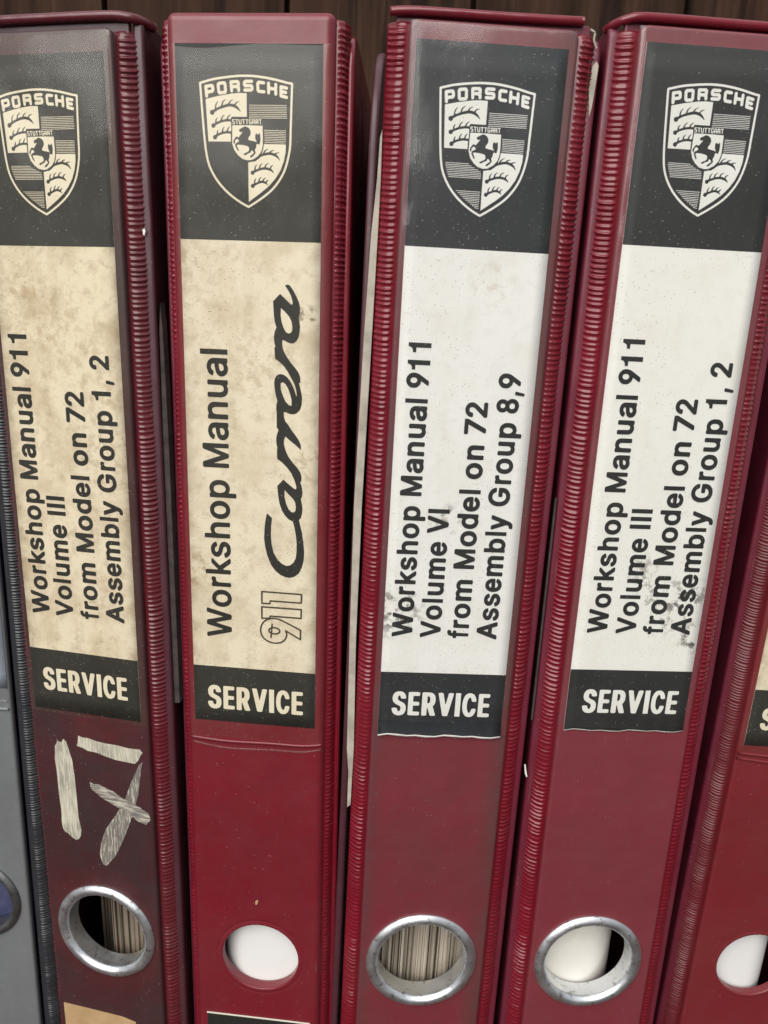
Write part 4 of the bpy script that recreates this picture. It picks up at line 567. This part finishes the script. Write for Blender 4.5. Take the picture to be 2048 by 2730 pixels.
def thumb_ring(fr, root, c, mat, r0=14.7, r1=18.6, tube_d=-5.5):
    prof = [(r1 - .5, -.4), (r1, .25), (r1 - .5, 1.0), (r1 - 1.6, 1.55), (r1 - 2.7, 1.45), (r0 + .4, .8), (r0, .0), (r0 - .05, -1.5), (r0 - .1, tube_d)]
    return lathe(fr, 'thumb_ring', c, prof, mat, root, 96)

def hole_lip(fr, root, c, mat, r=13.1):
    return lathe(fr, 'thumb_hole_rim', c, [(r + 1.8, -.06), (r + 1.0, .10), (r + .4, .12), (r + .05, -.1), (r - .05, -.8), (r, -2.8)], mat, root, 96)

def tip_rel(u, v): return (u, v)

def service(fr, parent, mat, du=0., v=184.6): lay(fr, 'service_lettering', text_flat(COND, 'SERVICE', 3.9 + du, 33.9 + du, v, 7.9), mat, parent)

P0 = (-163.4, 241.0, 60.0, math.radians(-5), math.radians(-.3))
P1 = (-114.4617, 230.0490, 59.2365, -.206869, -.016392)
P2 = (-58.1912, 219.2144, 61.5785, -.0874277, -.0103836)
P3 = (2.5412, 214.0101, 63.6318, .0554779, .0073882)
P4 = (59.7395, 217.0276, 66.1416, .0691445, .0047766)
P5 = (127.06, 230.87, 55.28, math.radians(1.5), math.radians(1.33))

# ---- grey binder, far left
b, f = binder('ring_binder', P0, 'grey vinyl binder with a charcoal ribbed hinge, leftmost of the row', M_GREY, M_GRIB, M_GRIB, hole=(19, 278), hole_r=14.5,
              panel=(-1.8, 38.6), pitch=1.0, strip_depth=.45, cov_kw={1: dict(off=-3.2)})
card = label_card(f, b, M_BLUEGREY, M_BLUEGREY, (0, 48, 170, 191))
pocket(f, b, M_FILM3, -1.5, 38.2, -3, 195)
tube(f, 'pocket_rim', [(-1.2, 196, .2), (15, 196.3, .35), (30, 196.1, .35), (37.9, 195.6, .1)], .55, M_FILM3, b)
tube(f, 'pocket_weld', [(-1.2, 199, .0), (15, 199.3, .1), (30, 199.1, .1), (37.9, 198.8, .0)], .6, M_GREY, b)
thumb_ring(f, b, (19, 278), M_STEEL_D, 13.6, 16.6)
nb = flat(f, 'document_folder', [rrect(0, 30, 37, f.H - 6, 2)], M_BLUE, None, -8., 12., .6)

# ---- dirty maroon binder with the painted number
b1, f1 = binder('ring_binder', P1, 'dirtiest maroon binder, with the pale number 17 painted above its steel thumb ring', M_RED1, M_RIB1, M_EDGE1, panel_top=-5.6, hole=(19.95, 275.9), hole_r=16.5,
                strip_top=-5.2, cover_top=-9.3, head=-8.6, steep=(-1,), cov_kw={1: dict(corner=3)})
card = label_card(f1, b1, M_INK1, M_CREAM1, (0, 47.8, 170.3, 191.5))
crest(f1, card, M_CR1, (18.09, 39.5))
T = []
for s, u, e in (('Workshop Manual 911', 8.4, 72.0), ('Volume III', 16.7, 119.4), ('from Model on 72', 25.6, 87.6), ('Assembly Group 1, 2', 34.3, 77.0)):
    T += text_loops(BOLD, s, u, 158.2, e, 6.2)
lay(f1, 'lettering', T, M_TXT2, card)
service(f1, card, M_CR1)
pocket(f1, b1, M_FILM1, -1.7, 40.2, -5.0, 192.6)
tube(f1, 'top_bead', [(-5.5, -8.3, -2.6), (0, -8.7, -1.9), (20, -8.75, -1.9), (38, -8.6, -1.9), (43.6, -8.2, -2.4), (46.2, -7.9, -4.6), (47.4, -7.7, -9)], 1.25, M_RIB1, b1)
PL = unpack(PAINT, 100.)
pn = flat(f1, 'painted_number', [PL[0]], M_PAINT, b1, .14, .12, .03)
for L, mt, wv in ((PL[1], M_PAINT, .14), (PL[2], M_PAINT_T, .14), (PL[3], M_PAINT_X, .20)):
    flat(f1, 'paint_stroke', [L], mt, pn, wv, .10, .03)
thumb_ring(f1, b1, (19.95, 275.9), M_STEEL)
flat(f1, 'tan_sticker', [[(.2, 312.0), (12, 312.1), (24, 312.3), (29.2, 313.4), (28.8, 345), (.4, 345)]], M_TAN, b1, .22, .2, .05)
flat(f1, 'dried_fleck', [[(45.0, 43.0), (45.6, 42.6), (45.9, 43.4), (45.5, 44.5), (45.2, 44.3)]], M_INSERT, b1, -2.6, .2, .04)
flat(f1, 'board_edge', [[(47.9, 62), (48.4, 70), (48.8, 100), (48.9, 186), (47.0, 186.4), (47.0, 100), (47.3, 70)]], M_BOARD_D, b1, -5.2, 3., .2)

# ---- bright crimson binder with the script lettering
b2, f2 = binder('ring_binder', P2, 'crimson binder with cream label bearing large script lettering and an outlined 911', M_RED2, M_RIB, M_EDGE, panel_top=-7.4, panel_bevel=2.2, board=5.0, hole=(20.2, 278.6), hole_r=13.3,
                strip_top=-6.2, cover_top=-5.5, head=-6.6, panel=(-2.4, 40.9), steep=(1, -1), cov_kw={1: dict(corner=10, off=-2.2, thick=1.5, front=-4.6, mat=M_RIB), -1: dict(corner=6)})
card = label_card(f2, b2, M_INK2, M_CREAM2, (0, 46.8, 171.0, 189.6))
crest(f2, card, M_CR1, (18.69, 38.35), left=False)
lay(f2, 'lettering', text_loops(MED, 'Workshop Manual', 12.3, 161.1, 75.3, 7.75), M_TXT2, card)
lay(f2, 'script_lettering', unpack(SCRIPT, 100.), M_TXT2, card)
lay(f2, 'outlined_number', unpack(NINE, 100.), M_LINE, card)
service(f2, card, M_CR1, .4, 185.3)
pocket(f2, b2, M_FILM2, -1.6, 40.2, -.4, 195)
tube(f2, 'pocket_rim', [(-1.5, 195.8, .1), (10, 196.4, .3), (24, 196.0, .35), (34, 195.9, .35), (40.2, 195.2, .0)], .5, M_RED2, b2)
tube(f2, 'pocket_weld', [(-1.5, 197.6, -.2), (10, 199.0, .0), (24, 198.4, .1), (34, 198.2, .1), (40.2, 197.0, -.2)], .5, M_FILM2, b2)
hole_lip(f2, b2, (20.2, 278.6), M_RED2)
foot = flat(f2, 'foot_label', [rrect(1.2, 304.4, 37.5, 345, .4)], M_INK2, b2, .22, .2, .05)
flat(f2, 'label_border', [rrect(1.0, 304.0, 37.7, 304.6, .1)], M_CR1, foot, .30, .12, .03)

flat(f2, 'dried_fleck', [[(18.6, 256.2), (19.3, 255.2), (19.7, 255.6), (19.4, 256.8), (18.9, 257.4)]], M_TAN, b2, .2, .16, .04)
# ---- red binder with a torn cover edge
b3, f3 = binder('ring_binder', P3, 'red binder with steel thumb ring, torn left cover edge and label slipping below its pocket', M_RED3, M_RIB, M_EDGE, panel_top=-4.5, hole=(19, 276.1), hole_r=16.5, head=-6.4,
                strip_top=-4.3, cover_top=-5.0, cov_kw={-1: dict(off=1.9, corner=30, thick=2.4, mat=M_EDGE1, front=-5.2), 1: dict(corner=6)})  # left cover takes the darker plum, its shadow put into the colour
card = label_card(f3, b3, M_INK3, M_WHITE3, (0, 48.3, 170.0, 191.0), curl=.9, edge_w=.45)
crest(f3, card, M_CR3, (19.0, 39.9))
T = []
for s, u, e in (('Workshop Manual 911', 8.7, 72.8), ('Volume VI', 17.1, 118.8), ('from Model on 72', 25.5, 88.0), ('Assembly Group 8,9', 34.0, 79.8)):
    T += text_loops(BOLD, s, u, 158.4, e, 6.2)
lay(f3, 'lettering', T, M_TXT, card)
service(f3, card, M_CR3, .0, 184.3)
pocket(f3, b3, M_FILM3, -1.7, 40.0, -4.2, 185.6, sag=.7)
tube(f3, 'top_bead', [(-6.6, -6.1, -2.2), (0, -6.5, -1.7), (20, -6.6, -1.7), (34, -6.8, -1.8), (41.5, -7.0, -2.0)], 1.1, M_RIB, b3)
thumb_ring(f3, b3, (19, 276.1), M_STEEL)
flat(f3, 'board_edge', [[(-7.6, 22), (-7.1, 20), (-6.9, 32), (-7.0, 46), (-7.3, 72), (-7.9, 120), (-7.8, 161), (-6.9, 199), (-7.1, 219), (-8.2, 220), (-8.3, 207), (-9.1, 199), (-9.8, 161), (-10.2, 120), (-9.5, 72), (-8.8, 46), (-7.9, 32)]], M_BOARD, b3, -3.6, 1.2, .15)
flat(f3, 'torn_board', [[(45.2, 2.5), (46.2, 1.2), (46.8, 2.2), (46.5, 8), (46.2, 12), (45.8, 14.2), (45.3, 10), (44.9, 8.2)]], M_BOARD, b3, -3.2, .5, .08)
tube(f3, 'loose_fibre', [(43.6, -5.5, -2.6), (44.6, -4.6, -2.0), (44.5, -3.0, -1.8), (45.4, -1.4, -2.2)], .28, M_BOARD, b3)

# ---- red binder with an ivory label
b4, f4 = binder('ring_binder', P4, 'red binder with steel thumb ring and ivory label smudged with black at its foot', M_RED4, M_RIB, M_EDGE, panel_top=-3.9, hole=(18.2, 279.0), hole_r=16.5, head=-5.6,
                strip_top=-3.0, cover_top=-5.2, cov_kw={-1: dict(corner=4), 1: dict(corner=6)})
card = label_card(f4, b4, M_INK4, M_WHITE4, (0, 47.8, 170.3, 190.8), curl=.3, edge_w=.2)
crest(f4, card, M_CR3, (19.11, 39.55))
T = []
for s, u, e in (('Workshop Manual 911', 9.6, 71.9), ('Volume III', 18.4, 119.4), ('from Model on 72', 26.9, 87.4), ('Assembly Group 1, 2', 35.2, 77.0)):
    T += text_loops(BOLD, s, u, 158.2, e, 6.2)
lay(f4, 'lettering', T, M_TXT, card)
service(f4, card, M_CR3, 1.0, 184.8)
pocket(f4, b4, M_FILM3, -2.0, 40.0, -3.6, 189.3, sag=.4)
tube(f4, 'top_bead', [(-8.0, -4.4, -8), (-7.2, -4.7, -5), (-4.5, -5.4, -2.6), (0, -5.9, -1.8), (20, -5.9, -1.8), (36, -5.8, -1.8), (44, -5.4, -2.4)], 1.15, M_RIB, b4)
thumb_ring(f4, b4, (18.2, 279.0), M_STEEL, tube_d=-5.2)
flat(f4, 'cover_strip', [rrect(-9.4, 118, -8.8, 190, .2)], M_BOARD_D, b4, -3.7, .6, .1)
flat(f4, 'torn_chip', [[(-10.2, 205.5), (-9.8, 205.3), (-9.2, 208), (-8.8, 209.6), (-9.1, 210), (-9.7, 208.6)]], M_CR3, b4, -3.0, .3, .08)

# ---- red binder cut by the right edge
b5, f5 = binder('ring_binder', P5, 'rightmost deep red binder, cut off by the photo edge, with a plain thumb hole', M_RED5, M_RIB5, M_EDGE, panel_top=-3.9, hole=(20.2, 279.), hole_r=13.3, pitch=1.0, strip_depth=.4)
card = label_card(f5, b5, M_INK2, M_CREAM2, (0, 47.8, 170.3, 190.6))
service(f5, card, M_CR1)
pocket(f5, b5, M_FILM2, -1.6, 40.2, 0, 193)
tube(f5, 'pocket_rim', [(-1.6, 193.6, .1), (20, 194.6, .3), (40.2, 194.2, .0)], .5, M_RED5, b5)
tube(f5, 'pocket_weld', [(-1.6, 195.6, -.1), (20, 197.2, .1), (40.2, 196.8, -.1)], .5, M_RED5, b5)
hole_lip(f5, b5, (20.2, 279.), M_RED5)

# ------------------------------------------------------------------ what is filed inside
def place_like(o, root):
    o.location = root.location; o.rotation_euler = root.rotation_euler

def paper_stack(root, fr, u0, u1, mat, label, front=-9., seed=1, back=None):
    r = random.Random(seed); V, Fc = [], []
    u = back if back is not None else u0
    while u < u1:
        t = r.choice((.25, .35, .5, .8, 1.2)); fw = (front if u >= u0 else front - 13.) - r.random() ** 2 * 3.0
        lean = r.uniform(-.15, .15)
        i = len(V)
        top, bot = 14 + r.random() * 3, fr.H - 5
        for v, e in ((top, lean), (bot, 0)):
            for (uu, ww) in ((u + e, fw), (u + e + t, fw - r.random() * .3), (u + e + t, -225.), (u + e, -225.)):
                V.append(fr.L(uu, v, ww))
        for q in ((0, 1, 5, 4), (1, 2, 6, 5), (2, 3, 7, 6), (3, 0, 4, 7), (0, 3, 2, 1), (4, 5, 6, 7)): Fc.append(tuple(i + k for k in q))
        u += t + r.choice((.03, .05, .1, .3))
    o = mesh_obj('paper_stack', V, Fc, mat, smooth=False); place_like(o, root)
    setp(o, label=label, category='paper stack', group='papers and inserts filed inside the binders')
paper_stack(b1, f1, 15.6, 38.0, M_PAGE_B, 'brownish page edges filling the right half of the thumb ring below the painted 17', -9., 3, 3.0)
paper_stack(b3, f3, 1.0, 34.5, M_PAGE, 'grey beige page edges with dark gaps behind the steel ring of the torn edged binder', -9., 5)
def insert(root, fr, u0, u1, ra, rb, mat, label, front=-4.2):
    V, Fc = plate([rrect(u0, -60, u1, front, (3, 3, rb, ra), 10)], fr.H - 40, 0)
    V = fr.L(V[:, 0], 30 - V[:, 2], V[:, 1])
    o = mesh_obj('white_insert', V, Fc, mat); place_like(o, root)
    for p in o.data.polygons:
        p.use_smooth = len(p.vertices) == 4
    setp(o, label=label, category='insert', group='papers and inserts filed inside the binders')
insert(b2, f2, 4.0, 40, 11, 3, M_INSERT_W, 'smooth white insert behind the ringless thumb hole of the crimson script binder')
insert(b4, f4, 0, 34, 3, 17, M_INSERT, 'smooth ivory insert behind the steel ring of the binder with the ivory label', -6.0)
insert(b5, f5, 0, 31, 3, 10, M_INSERT_W, 'smooth white insert behind the thumb hole of the rightmost binder')
nb.location = b.location; nb.rotation_euler = b.rotation_euler
setp(nb, label='navy blue folder showing through the thumb ring of the grey binder', category='folder', group='papers and inserts filed inside the binders')
